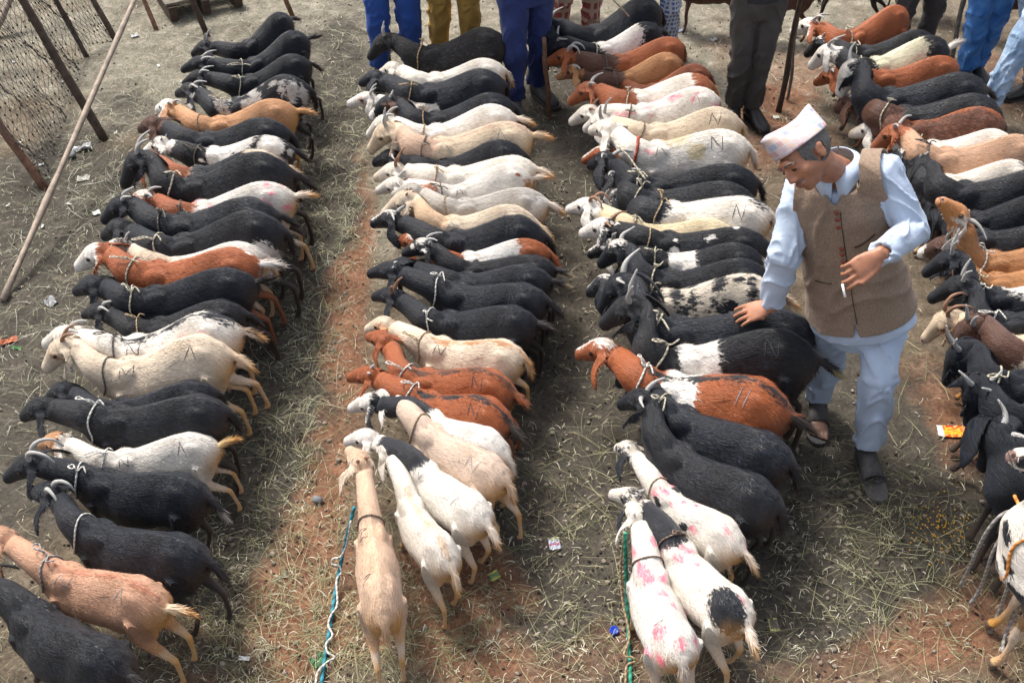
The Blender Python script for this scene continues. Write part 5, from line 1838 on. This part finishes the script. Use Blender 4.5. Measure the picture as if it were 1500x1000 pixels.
row3((1098, 205), (930, 198), (862, 192), (WHITE, (.56, .47, .30), 'saddle2', None, ''), 'white goat wearing a red neck strap, yellow stain on its back', horn=None, collar='red', nose_z=.40, mark='dVN', loop=False, dyes=2, tail=(-.5, .9))
row3((1070, 222), (935, 222), (853, 235), (RUST, WHITE, 'blaze', DARK, 'dorsal'), 'rust goat with a narrow white blaze half hidden below the red strapped goat', horn='stub', nose_z=.36)
row3((1118, 250), (930, 244), (862, 240), BL, 'black goat right below the blazed rust goat in the third row', horn='wide', collar='pale', loop=True, nose_z=.38)
row3((1112, 278), (925, 264), (885, 268), (BLACK, GREYW, 'crown', None, ''), 'black goat with a frosted grey forehead and long loose collar rope', horn='wide', collar='pale', loop=True, nose_z=.32)
row3((1122, 308), (950, 295), (868, 300), (WHITE, BLACK, 'neckhead rumpspot', WHITE, 'face crown blots3'), 'white goat with black speckled neck, black hip spot and a long white face', horn='back', collar='tan', mark='d.N', nose_z=.30, tail=(-.5, .9), dirt=1.0)
row3((1085, 335), (920, 318), (828, 305), ((.60, .52, .36), WHITE, 'head', None, ''), 'cream goat whose white head with tan ears leans out farthest left', horn='curl', hornmat=HORN_BROWN, collar='pale', nose_z=.40, up=.8)
row3((1120, 348), (945, 338), (850, 342), (BLACK, WHITE, 'spots26 face', None, ''), 'black goat sprinkled with white snow like flecks and a white face', horn='wide', hornmat=HORN_BROWN, collar='tan', nose_z=.34, tail=(-.2, .5))
row3((1122, 368), (955, 362), (862, 372), (BLACK, WHITE, 'band tail', WHITE, 'ears blaze'), 'black goat with a white band behind the shoulder and white tail, under the flecked goat', horn='up', collar='pale', loop=True, nose_z=.36)
row3((1130, 392), (945, 392), (878, 388), (BLACK, WHITE, 'crown', None, ''), 'plain black goat with a white forehead and a long pale horn, above the mottled goat', horn='wide', collar='pale', loop=True, nose_z=.40, hl=1.2)
row3((1135, 425), (935, 422), (862, 428), ((.60, .55, .47), BLACK, 'neckhead bars26 spots60', WHITE, 'blaze'), 'goat mottled black and cream all over with a white streaked face', horn=None, collar='pale', loop=True, nose_z=.34)
row3((1180, 478), (945, 468), (880, 455), (BLACK, None, '', None, ''), 'plain black goat that the man rests his hand on', horn='wide', collar='pale', loop=True, nose_z=.42, smax=1.24)
row3((1185, 520), (955, 498), (880, 478), (BLACK, WHITE, 'band', (.64, .56, .30), 'tailtip'), 'black goat with one narrow white shoulder stripe, its tail by the man\'s leg', horn='up', collar='pale', loop=True, nose_z=.44, tail=(0, .35), mark='g.N', smax=1.26)
row3((1148, 598), (940, 532), (846, 518), (RUST, WHITE, 'band crown blaze', DARK, 'dorsal tail'), 'rust goat with a broad white band round its middle and spread orange ears', horn=None, collar='white', loop=True, nose_z=.36, tail=(-.1, .15), mark='g.I', smax=1.28, ears=[(-.35, .1), (.15, .0)], width=1.05)
row3((1150, 668), (965, 585), (905, 560), (BLACK, WHITE, 'crown', None, ''), 'black goat with a white splashed forehead just below the rust banded goat', horn='wide', collar='pale', nose_z=.36, tail=(-.2, 1.1), smax=1.26)
row3((1135, 735), (955, 640), (905, 595), BL, 'shaggy black goat behind the white headed pair at the near end of the third row', horn='wide', nose_z=.40, tail=(-.2, 1.1), mark='g.V', smax=1.3, width=1.08)
row3((1085, 792), (955, 690), (885, 640), (WHITE, BLACK, 'spots45', BLACK, 'eyes2 ears2'), 'white goat with scattered black flecks and pink dye, white head turned down left', horn='stub', collar='tan', nose_z=.30, dyes=14, dyesize=(.010, .024), tail=(0, .55), smax=1.25, ears=[(.1, .1), (.2, .2)], mark='g..')
row3((1078, 890), (972, 770), (888, 715), (WHITE, BLACK, 'neck rumpoval', BLACK, 'crown eyes ears'), 'white goat with a large oval black patch on its rump and an orange tail', horn='stub', collar='brown', nose_z=.34, dyes=20, dyesize=(.010, .026), tail=(-.2, .35), smax=1.25, width=1.08)
row3((1000, 950), (945, 800), (915, 735), (WHITE, None, '', None, ''), 'white goat with magenta dye blots standing nearest, beside the green rope', horn='stub', collar='brown', mark='g.N', nose_z=.38, dyes=26, dyesize=(.010, .030), tail=(0, 1.2), smax=1.3, width=1.12, ears=[(.3, .1), (.1, .1)], loop=False)

# rightmost row
row4((1318, 18), (1232, 48), (1158, 48), (RUST, WHITE, 'face crown', None, ''), 'rust goat with a white face farthest back in the rightmost row', horn='back', collar='pale', nose_z=.42, loop=True)
row4((1370, 48), (1250, 66), (1180, 80), (BLACK, WHITE, 'crown', None, ''), 'black goat with a white crown behind the black and yellowish white goat', horn='stub', nose_z=.38, collar='pale', loop=True)
row4((1372, 72), (1258, 90), (1186, 98), (BLACK, (.60, .58, .42), 'saddle thigh', WHITE, 'head tail'), 'black goat with a yellowish white flank and a thick pale tail, rightmost row', horn='back', nose_z=.34, tail=(0, -.45), collar='pale')
row4((1372, 96), (1272, 110), (1192, 122), (RUST, WHITE, 'blaze', None, ''), 'orange brown goat with a white blaze, its head hanging left of a black goat', horn='wide', nose_z=.34, smax=1.1)
row4((1440, 122), (1275, 130), (1228, 142), (BLACK, WHITE, 'face crown', None, ''), 'black goat with a white face and one long horn above the brown chested goat', horn='wide', hl=1.2, nose_z=.38)
row4((1452, 158), (1295, 162), (1225, 160), (BLACK, DKBROWN, 'neckhead', WHITE, 'crown'), 'black goat with a dark brown head in front of the white faced black goat', horn='wide', nose_z=.32, collar='pale', loop=True)
row4((1440, 178), (1310, 176), (1262, 168), (DKBROWN, None, '', RUST, 'dorsal'), 'dark brown goat showing only a russet back line above the white goat', horn=None, nose_z=.36)
row4((1475, 205), (1340, 196), (1240, 196), (WHITE, CREAM, 'muzzle', None, ''), 'white goat with tan horns looking left just behind the man\'s shoulder', horn='wide', collar='pale', loop=True, nose_z=.34, tail=(-.3, .5))
row4((1515, 222), (1355, 222), (1278, 218), ((.48, .30, .20), WHITE, 'crown', RUST, 'head'), 'pinkish tan goat with a rust head behind the man\'s shoulder', horn='wide', collar='dark', nose_z=.34, tail=(.2, -.3))
row4((1505, 250), (1360, 250), (1300, 232), (WHITE, BLACK, 'neckhead rumpspot', WHITE, 'crown'), 'white goat with a black rump patch and black head just right of the man\'s arm', horn='wide', nose_z=.38)
row4((1540, 268), (1385, 276), (1325, 262), BL, 'black goat behind the orange faced goat, topmost of the black trio', horn='stub', nose_z=.38)
row4((1560, 300), (1400, 300), (1345, 310), BL, 'black goat behind the orange faced goat, middle of the black trio', horn=None, nose_z=.34)
row4((1560, 332), (1415, 332), (1350, 342), BL, 'black goat behind the orange faced goat, lowest of the black trio', horn=None, nose_z=.34)
row4((1600, 360), (1430, 372), (1376, 292), (CARAMEL, (.55, .24, .08), 'head', WHITE, 'ears'), 'orange goat with head raised high and curved grey horns right of the man', horn='wide', hl=1.3, nose_z=.78, collar='white', loop=True, up=.2)
row4((1600, 398), (1430, 398), (1345, 372), (CARAMEL, DKBROWN, 'head', WHITE, 'muzzle'), 'tan goat with a dark brown and white face beside the man\'s elbow', horn='up', collar='pale', nose_z=.48)
row4((1590, 425), (1430, 418), (1352, 402), (BLACK, WHITE, 'saddle2', None, ''), 'black goat with a pale horn directly below the brown and white faced goat', horn='up', collar='white', nose_z=.48)
row4((1590, 460), (1440, 452), (1360, 440), BL, 'black goat with a white twisted rope hanging from its neck', horn='up', collar='white', loop=True, nose_z=.46)
row4((1590, 490), (1445, 480), (1352, 500), (CREAM, TAN, 'eyes', (.55, .40, .28), 'ears'), 'cream goat with a swept back horn and long dangling ear in the rightmost row', horn='curl', hl=1.3, hornmat=HORN_BROWN, nose_z=.38, collar='tan', ears=[(.0, .0), (.0, .0)])
row4((1690, 545), (1478, 508), (1395, 520), ((.62, .55, .44), DKBROWN, 'neckhead', RUST, 'eyes'), 'goat with a dark brown head and white body below the cream goat', horn='up', nose_z=.36)
row4((1650, 545), (1462, 556), (1385, 562), BL, 'curly black goat with grey horns below the brown headed goat', horn='up', collar='pale', loop=True, nose_z=.30, gloss=.75, smin=1.0, legs=[0, 0, .5, .7])
row4((1655, 575), (1485, 600), (1440, 622), BL, 'black goat with paired grey horns at the right edge, above the wrapper sniffer', horn='wide', nose_z=.36, gloss=.7, smin=1.0)
row4((1655, 590), (1502, 664), (1456, 652), BL, 'black goat nosing at the ground above the bright snack wrapper', horn='wide', nose_z=.22, gloss=.7, smin=1.1, smax=1.3, legs=[0, 0, .3, .6])
row4((1650, 640), (1500, 712), (1445, 690), BL, 'black goat mostly hidden behind the white speckled goat', horn='wide', nose_z=.40, gloss=.7, smin=1.1)
row4((1655, 820), (1508, 760), (1478, 664), (WHITE, BLACK, 'spots260', DKBROWN, 'eyes ears'), 'white goat speckled with black at the bottom right edge, grey tethers round it', horn=None, nose_z=.66, collar='orange', smin=1.3, smax=1.35, width=1.12, legs=[0, 0, .12, -.1], loop=False, ears=[(.2, .1), (.2, .1)])
# ------------------------------------------------------------------ posts, pole, net, litter, ropes
WOOD_DARK = simple_mat('dark_wood', (.060, .040, .028), .8, .4, 26, .6, .006)
WOOD_RUST = simple_mat('rusty_brown_post', (.14, .07, .04), .7, .45, 30, .6, .005)
BAMBOO = simple_mat('weathered_bamboo', (.27, .215, .165), .65, .35, 22, .4, .004)
GREYWOOD = simple_mat('grey_weathered_wood', (.17, .145, .115), .85, .35, 25, .6, .006)

def pole(name, label, a, b, r0, r1, mat, cat, knots=0, group=None, parent=None):
    a, b = Vector(a), Vector(b)
    n = 14
    rr = random.Random(int(a.x * 1000) + 3)
    s = (b - a).cross(Vector((0.3, 1, .2))).normalized()
    pts = [a.lerp(b, i / n) + s * (math.sin(i * .8 + a.x) * .004) for i in range(n + 1)]
    rad = [r0 + (r1 - r0) * i / n + (.0018 * rr.uniform(-1, 1)) + (.003 if knots and i % knots == 0 else 0) for i in range(n + 1)]
    V, F = tube(pts, rad, 10)
    o0 = Vector((a.x, a.y, 0))
    me = new_mesh(name, [v - o0 for v in V], F)
    o = link(name, me, mat)
    o.location = o0
    if label:
        tag(o, label, cat, group)
    return o

def leaning(base, through, dy=0.0, stretch=1.6):
    """A pole whose foot is at base (px) and which passes the second px at a depth dy behind the foot."""
    A = spot(*base); B = spot_y(through[0], through[1], A.y + dy)
    return A - Vector((0, 0, .03)), A + (B - A) * stretch

FG = 'posts holding the net fence'
a, b = leaning((154, 204), (33, 0), .25, 1.5)
pole('fence_post', 'thick dark post leaning left, crossed by the bamboo pole at the top left', a, b, .026, .024, WOOD_DARK, 'post', 0, FG)
postA = (a, b)
a, b = leaning((128, 84), (83, 0), .1, 2.6)
pole('fence_post', 'thin dark post behind the net, second from the left along the top edge', a, b, .018, .017, WOOD_DARK, 'post', 0, FG)
a, b = leaning((170, 58), (138, 0), .1, 3.2)
pole('fence_post', 'dark post just left of where the bamboo pole leaves the top edge', a, b, .020, .018, WOOD_DARK, 'post', 0, FG)
a, b = leaning((229, 43), (212, 0), .1, 3.2)
pole('fence_post', 'short rust brown post right of the bamboo pole at the top edge', a, b, .016, .015, WOOD_RUST, 'post', 0, FG)
a, b = leaning((66, 274), (-30, 140), .2, 1.6)
pole('fence_post', 'rusty brown post slanting in from the left edge', a, b, .024, .022, WOOD_RUST, 'post', 0, FG)
a = spot(4, 440); b = spot_y(197, 0, 6.4)
pole('bamboo_pole', 'long pale bamboo pole lying diagonally against the leaning post', a, a + (b - a) * 1.35, .016, .013, BAMBOO, 'pole', 3)
a, b = leaning((-20, 60), (28, -30), .3, 1.8)
pole('bamboo_pole', 'pale bamboo pole crossing the very top left corner', a, b, .022, .020, BAMBOO, 'pole', 3)
a, b = leaning((303, 50), (283, 0), .0, 3.0)
pole('wooden_stake', 'dark wooden stake standing beside the farthest black goat of the leftmost row', a, b, .022, .018, WOOD_DARK, 'stake')
a, b = leaning((428, 20), (417, -6), .0, 8)
pole('wooden_stake', 'dark stake above the rump of the farthest black goat at the top edge', a, b, .018, .016, WOOD_RUST, 'stake')
a, b = leaning((806, 172), (799, 90), .0, 1.4)
pole('wooden_stake', 'short rusty stake in front of the far heads of the third row', a, b, .015, .013, WOOD_RUST, 'stake')
a, b = leaning((1142, 160), (1166, 30), .0, 1.5)
pole('wooden_stake', 'dark crooked stake left of the rightmost row', a, b, .018, .015, WOOD_DARK, 'stake')
a, b = leaning((1155, 146), (1167, 40), .05, 1.5)
pole('wooden_stake', 'thin pale stick standing against the dark crooked stake', a, b, .010, .009, GREYWOOD, 'stick')
a, b = leaning((1392, 96), (1412, 0), .0, 1.7)
pole('wooden_stake', 'grey wooden stick beside the bright blue jeans', a, b, .017, .015, GREYWOOD, 'stick')
a, b = leaning((566, 62), (551, 0), .0, 1.7)
pole('wooden_stake', 'brown stick held by the royal blue trousers', a, b, .016, .014, WOOD_RUST, 'stick')

# the net
def net():
    A = spot(66, 274); B = spot(128, 84); Cc = spot(170, 58)
    def bpt(u):
        return A.lerp(B, u / .8) if u < .8 else B.lerp(Cc, (u - .8) / .2)
    lean = Vector((-.42, .10, 1)).normalized()
    nu, nv = 46, 30
    Hh = 1.55
    P = {}
    for i in range(nu + 1):
        for j in range(nv + 1):
            u = (i + (.5 if j % 2 else 0)) / nu
            v = j / nv
            p = bpt(min(1.0, u)) + lean * (Hh * v + .03)
            p += Vector((.018 * math.sin(i * .9 + j * .4), .030 * math.sin(i * .5 + j * .7), .012 * math.sin(i * 1.3)))
            P[i, j] = p
    root = thing('net_fence', 'loose black string net hung between the leaning posts at the top left', 'net', A)
    mb = MB()
    for j in range(nv):
        for i in range(nu + 1):
            o = 1 if j % 2 else 0
            for ii in (i - 1 + o, i + o):
                if 0 <= ii <= nu:
                    mb.add(tube([P[i, j] - A, P[ii, j + 1] - A], .0016, 3, False))
    link('netting', mb.mesh('netting'), simple_mat('net_string', (.075, .068, .060), .9, .3, 40), root, 'stuff')
    kb = MB()
    rr = random.Random(4)
    for (i, j), p in P.items():
        if rr.random() < .5:
            V, F = ellipsoid(tuple(p - A), (.007, .007, .007), 3, 5); kb.add((V, F))
    link('knots', kb.mesh('knots'), simple_mat('net_knot', (.03, .03, .03), .9, .3, 40), root, 'stuff')
    V, F = tube(catmull([P[i, nv // 2] - A for i in range(0, nu + 1, 4)], 3), .005, 6)
    link('head_rope', new_mesh('head_rope', V, F), ROPE_MATS['brown'], root)
net()

# wooden platform and sack at the top
def box(c, ax, ay, az, bev=0):
    V = [c + ax * sx + ay * sy + az * sz for sx in (-1, 1) for sy in (-1, 1) for sz in (-1, 1)]
    return V, [(0, 1, 3, 2), (4, 6, 7, 5), (0, 4, 5, 1), (2, 3, 7, 6), (0, 2, 6, 4), (1, 5, 7, 3)]
def slab(nm, V, F, mat, parent=None, bev=.004, base=Vector()):
    me = new_mesh(nm, [Vector(v) - base for v in V], F, False)
    o = link(nm, me, mat, parent)
    if bev:
        md = o.modifiers.new('bev', 'BEVEL'); md.width = bev; md.segments = 2
    return o
pb = spot(305, 22)
pr = thing('wooden_pallet', 'weathered wooden pallet lying at the top edge above the leftmost row', 'pallet', pb)
d1 = (spot(352, 12) - spot(262, 32)).normalized(); d2 = Vector((-d1.y, d1.x, 0))
for k in range(4):
    V, F = box(pb + d2 * (.09 + .15 * k) + Vector((0, 0, .115)), d1 * .27, d2 * .058, Vector((0, 0, .010)))
    slab('board', V, F, GREYWOOD, pr, .003, pb)
for k in range(3):
    V, F = box(pb + d2 * .30 + d1 * (-.23 + .23 * k) + Vector((0, 0, .052)), d1 * .03, d2 * .29, Vector((0, 0, .050)))
    slab('bearer', V, F, WOOD_DARK, pr, .003, pb)
# sack
sv, sf = ellipsoid((0, 0, 0), (.16, .13, .15), 12, 18)
sv = [Vector((v[0] * (1 + .12 * math.sin(v[2] * 30)), v[1] * (1 + .1 * math.sin(v[0] * 24)), v[2] * (1 if v[2] > 0 else .75))) for v in sv]
so = link('grey_sack', new_mesh('grey_sack', sv, sf), cloth_material('sackcloth', (.13, .12, .10), 'tweed', .95, .2, 12))
so.location = pb + d2 * .25 - d1 * .12 + Vector((0, 0, .235))
tag(so, 'slumped dark grey sack on the wooden pallet at the top edge', 'sack')

# litter -----------------------------------------------------------------
def crumpled(name, label, px, py, w, h, ang, mat, cat='litter', amp=.006, nx=8, ny=6, lift=.008, group=None, parts=None):
    c = spot(px, py)
    c.z = float(gheight(np.array([c.x]), np.array([c.y]))[0]) + lift
    r = random.Random(int(px * 7 + py))
    V, F, U = [], [], []
    for j in range(ny + 1):
        for i in range(nx + 1):
            x, y = (i / nx - .5) * w, (j / ny - .5) * h
            V.append((x, y, amp * math.sin(x / w * 7 + j) * .6 + r.uniform(-amp, amp) * .6 + abs(x / w) * amp))
            U.append((i / nx, j / ny, 0))
    for j in range(ny):
        for i in range(nx):
            k = j * (nx + 1) + i
            F.append((k, k + 1, k + nx + 2, k + nx + 1))
    me = new_mesh(name, V, F, False)
    add_attr(me, 'sheet', U, 'FLOAT_VECTOR')
    o = link(name, me, mat)
    o.location = c; o.rotation_euler = (r.uniform(-.06, .06), r.uniform(-.06, .06), math.radians(ang))
    md = o.modifiers.new('thick', 'SOLIDIFY'); md.thickness = .0012
    tag(o, label, cat, group)
    return o

def print_mat(name, stops, strip=None, rough=.4, blob=None, blobs=9):
    """A printed wrapper: bands across the sheet, a plain strip and coloured blots."""
    m, nt, b = mat_new(name)
    at = N(nt, 'ShaderNodeAttribute', attribute_name='sheet').outputs['Vector']
    sx = N(nt, 'ShaderNodeSeparateXYZ'); nt.links.new(at, sx.inputs[0])
    n = nt.nodes.new('ShaderNodeValToRGB'); n.color_ramp.interpolation = 'CONSTANT'
    e = n.color_ramp.elements
    while len(e) < len(stops): e.new(.5)
    for i, (p, c) in enumerate(stops): e[i].position = p; e[i].color = (*c, 1)
    nt.links.new(sx.outputs[1], n.inputs[0])
    c = n.outputs[0]
    if blob:
        k = math_n(nt, 'GREATER_THAN', noise(nt, at, blobs, 2, .5), .52)
        c = mix_c(nt, k, c, blob)
    if strip:
        k = math_n(nt, 'LESS_THAN', sx.outputs[0], strip[0])
        c = mix_c(nt, k, c, strip[1])
    nt.links.new(c, b.inputs['Base Color']); b.inputs['Roughness'].default_value = rough
    return m
crumpled('snack_wrapper', 'bright red and orange snack wrapper with a white end on the bare ground', 1398, 634, .150, .066, -4,
         print_mat('snack_wrapper_print', [(0, (.60, .03, .02)), (.22, (.75, .30, .02)), (.5, (.75, .12, .03)), (.8, (.60, .03, .02))], (.17, (.62, .62, .58)), .35, (.75, .45, .04)), 'wrapper', .004)
crumpled('card_packet', 'small crumpled packet with a red and blue print between the second and third rows', 812, 797, .045, .060, 8,
         print_mat('packet_print', [(0, (.5, .5, .46)), (.35, (.45, .06, .06)), (.55, (.55, .55, .45)), (.8, (.45, .45, .12))], None, .4, (.12, .16, .40)), 'packet', .004)
crumpled('card_packet', 'tiny yellow green packet near the hooves of the white goats', 724, 843, .040, .038, 30,
         print_mat('packet_print_green', [(0, (.40, .42, .08)), (.3, (.12, .22, .08)), (.8, (.45, .45, .10))], None, .4), 'packet', .003)
crumpled('card_packet', 'flat dull packet with a yellow border below the orange tailed goats', 1134, 911, .036, .056, 3,
         print_mat('packet_print_dull', [(0, (.40, .42, .10)), (.14, (.10, .09, .06)), (.86, (.40, .42, .10))], (.10, (.36, .38, .10)), .5, (.07, .05, .04)), 'packet', .002)
crumpled('paper_scrap', 'white folded paper scrap on the hay near the lower left corner', 358, 965, .040, .016, -5, simple_mat('white_paper', (.60, .60, .58), .7, .1, 60), 'paper', .002)
crumpled('paper_scrap', 'cream paper scrap beside the net left of the leftmost row', 122, 260, .07, .05, 10, simple_mat('cream_paper', (.45, .43, .38), .8, .15, 60), 'paper', .01)
crumpled('paper_scrap', 'square white paper scrap left of the black heads in the leftmost row', 141, 311, .04, .04, 30, simple_mat('white_paper_b', (.52, .54, .52), .8, .1, 60), 'paper', .003)
crumpled('paper_scrap', 'pale torn paper near the foot of the bamboo pole', 73, 440, .05, .06, 50, simple_mat('pale_paper', (.42, .42, .42), .8, .15, 60), 'paper', .012)
crumpled('paper_scrap', 'white scrap near the stake beside the patterned cap', 1137, 170, .035, .03, 0, simple_mat('white_paper_c', (.60, .58, .55), .8, .1, 60), 'paper', .003)
crumpled('plastic_bag', 'crumpled clear plastic bag in the straw under the net', 118, 218, .13, .06, 12, simple_mat('dirty_plastic', (.46, .46, .44), .35, .2, 60), 'plastic bag', .018)
crumpled('plastic_scrap', 'white plastic scrap on the straw between the post and the leftmost row', 197, 52, .05, .04, 20, simple_mat('white_plastic', (.55, .55, .54), .4, .15, 60), 'plastic', .008)
crumpled('plastic_scrap', 'pale blue plastic scrap on the ground between the third row and the grey trousers', 998, 45, .06, .035, 10, simple_mat('pale_blue_plastic', (.36, .40, .50), .4, .2, 60), 'plastic', .006)
crumpled('plastic_scrap', 'crumpled grey plastic near the tails of the third goat row top', 1045, 60, .045, .03, 15, simple_mat('grey_plastic', (.45, .45, .45), .4, .2, 60), 'plastic', .006)
crumpled('leaf', 'dry orange leaf on dark ground left of the leftmost row', 12, 496, .08, .04, 20, simple_mat('orange_leaf', (.38, .12, .06), .7, .3, 60), 'leaf', .008)
crumpled('leaf', 'green leaf beside the dry orange one at the left edge', 23, 506, .05, .02, -10, simple_mat('green_leaf', (.06, .15, .05), .6, .3, 60), 'leaf', .004)
crumpled('leaf', 'green leaf lying next to the blue rope near the bottom edge', 468, 968, .060, .05, 40, simple_mat('green_leaf_b', (.05, .14, .06), .6, .3, 60), 'leaf', .008)
rr = random.Random(9)
WP = simple_mat('bleached_scrap', (.50, .49, .46), .8, .15, 60)
for k, (x, y) in enumerate([(92, 120), (30, 205), (62, 330), (170, 195), (232, 95), (275, 50), (20, 90), (195, 330), (150, 28), (60, 240), (48, 62), (102, 300), (12, 300), (265, 120)]):
    crumpled('paper_bit', 'tiny bleached paper bit scattered in the straw near the net', x, y, rr.uniform(.015, .035), rr.uniform(.012, .02), rr.uniform(0, 180), WP, 'paper bit', .004, 3, 3, group='paper bits in the straw')
# stones and a bottle cap
def stone(label, px, py, r, mat, name='stone', seed=1):
    c = spot(px, py)
    V, F = ellipsoid((0, 0, 0), (r, r * .75, r * .5), 8, 12)
    rn = random.Random(seed)
    V = [Vector(v) * (1 + .16 * math.sin(v[0] / r * 3 + seed) * math.cos(v[1] / r * 4)) for v in V]
    o = link(name, new_mesh(name, V, F), mat); o.location = (c.x, c.y, r * .3); o.rotation_euler = (0, 0, rn.uniform(0, 3))
    tag(o, label, 'stone'); return o
STONE = simple_mat('grey_stone', (.16, .165, .17), .8, .3, 40, .6, .004)
stone('blue grey stone on the red soil between the first two rows', 465, 733, .026, STONE, seed=2)
stone('small flat grey stone under the net at the top left', 105, 228, .03, STONE, seed=5)
stone('whitish stone by the muzzle of the black goat nosing the ground', 1434, 657, .028, simple_mat('whitish_stone', (.5, .48, .42), .8, .2, 40), seed=3)
cp = spot(899, 925)
V, F = [], []
for j, (rad, z) in enumerate(((.0165, .000), (.017, .010), (.0155, .0125), (.0135, .011), (.0, .0105))):
    for k in range(20):
        a = 2 * math.pi * k / 20
        q = rad * (1 + (.05 if (k % 2 and j < 2) else 0))
        V.append((q * math.cos(a), q * math.sin(a), z))
for j in range(4):
    for k in range(20):
        F.append((j * 20 + k, j * 20 + (k + 1) % 20, (j + 1) * 20 + (k + 1) % 20, (j + 1) * 20 + k))
bc = link('bottle_cap', new_mesh('bottle_cap', V, F), simple_mat('blue_plastic', (.015, .05, .38), .3, .1, 60))
bc.location = (cp.x, cp.y, .006); bc.rotation_euler = (.25, .1, 0)
tag(bc, 'small blue bottle cap on red soil near the green rope', 'bottle cap')
# corn grains
mb = MB(); rg = np.random.RandomState(5)
for k in range(130):
    c = spot(1385 + rg.normal(0, 28), 772 + rg.normal(0, 22))
    V, F = ellipsoid((c.x, c.y, float(gheight(np.array([c.x]), np.array([c.y]))[0]) + .004), (.004, .005, .003), 3, 5); mb.add((V, F))
link('corn_grains', mb.mesh('corn_grains'), simple_mat('yellow_grain', (.50, .28, .03), .5, .2, 60), None, 'stuff')

# ropes ------------------------------------------------------------------
def rope(label, pts, r, mat, name='rope', group=None, per=6, cords=0):
    """pts: (px, py, z)"""
    P = [spot(x, y, z) for x, y, z in pts]
    base = Vector((P[0].x, P[0].y, 0))
    me = rope_mesh(name, [p - base for p in P], r, ROPE_MATS[mat], per, 8)
    o = link(name, me); o.location = base
    tag(o, label, 'rope', group)
    return o
R_ = rope('blue twisted rope running along the ground beside the beige goat', [(519, 742, .34), (513, 765, .28), (505, 800, .15), (497, 835, .06), (490, 875, .02), (482, 925, .015), (474, 975, .015), (468, 1030, .015)], .0072, 'teal')
rope('pale cord knotted round the blue rope with a loop at its middle', [(514, 762, .30), (512, 775, .27), (507, 800, .17), (499, 815, .12), (488, 818, .10), (487, 826, .08), (496, 828, .08), (500, 838, .06), (493, 850, .045), (494, 885, .03), (485, 900, .03), (481, 915, .03), (487, 930, .03), (478, 942, .03), (480, 955, .03), (490, 962, .02), (478, 970, .03), (465, 985, .03), (462, 1010, .02)], .0042, 'white')
rope('green twisted rope dropping from the white goat at the near end of the third row', [(916, 780, .36), (916, 800, .30), (917, 830, .20), (918, 870, .10), (920, 915, .03), (922, 960, .02), (925, 1030, .015)], .0068, 'green')
rope('pale cord hanging along the green rope and knotted near its foot', [(914, 780, .34), (909, 830, .20), (912, 880, .10), (922, 930, .05), (914, 958, .04), (926, 962, .04), (930, 968, .03), (918, 975, .03), (916, 1000, .02), (912, 1030, .015)], .0042, 'tan')
rope('thin pale cord across the hay by the pinkish tan goat', [(52, 838, .30), (72, 868, .15), (95, 898, .03), (112, 915, .02), (140, 925, .02)], .0038, 'tan')
TG = 'grey tethers over the speckled goat'
rope('upper grey tether looping down left from the black spotted goat', [(1502, 745, .50), (1470, 752, .50), (1448, 775, .42), (1432, 805, .28), (1418, 835, .12), (1406, 858, .02)], .0065, 'grey', group=TG)
rope('second grey tether reaching down to the speckled goat\'s hoof', [(1502, 752, .52), (1478, 772, .50), (1456, 805, .40), (1444, 840, .24), (1434, 865, .10), (1420, 885, .02)], .0065, 'grey', group=TG)
rope('third grey tether running down along the speckled goat', [(1515, 800, .45), (1490, 830, .36), (1475, 862, .24), (1465, 892, .10), (1452, 920, .02)], .0065, 'grey', group=TG)
rope('lowest grey tether at the bottom right edge', [(1520, 840, .40), (1497, 870, .26), (1485, 900, .12), (1472, 932, .02), (1468, 955, .015)], .0065, 'grey', group=TG)
rope('orange twisted rope passing over the neck of the speckled goat', [(1458, 668, .48), (1470, 690, .50), (1480, 712, .52), (1492, 738, .54), (1506, 760, .54)], .0070, 'orange')
rope('pale neck rope of the far black goat hanging across the top of the third row', [(893, -12, .9), (900, 2, .80), (912, 14, .70), (921, 24, .60)], .0045, 'pale')
rope('long pale tether between the black heads of the third row', [(905, 215, .62), (920, 228, .60), (932, 245, .57), (946, 263, .54)], .0050, 'pale')

# farther goats whose legs show along the top edge
FGR = 'goats standing far behind the rows'
def far(*a, **k): return make_goat(*a, group=FGR, **k)
far((1058, -38), (995, -42), (960, -45), (DKBROWN, None, '', None, ''), 'dark brown goat far behind, only its legs in the gap left of the grey trousers', horn='back')
far((1160, -28), (1098, -32), (1062, -30), (DKBROWN, RUST, 'belt legs', None, ''), 'dark goat far behind with rusty legs, just right of the grey trousers', horn='back')
far((1262, -42), (1205, -46), (1165, -45), BL, 'black goat far behind the rust goat at the top edge', horn='back')
far((1520, -30), (1450, -34), (1405, -30), (DKBROWN, None, '', None, ''), 'dark brown goat far behind, right of the bright blue jeans', horn='back')
far((1370, -60), (1310, -62), (1270, -60), BL, 'black goat standing farthest away behind the charcoal trousers', horn='back')
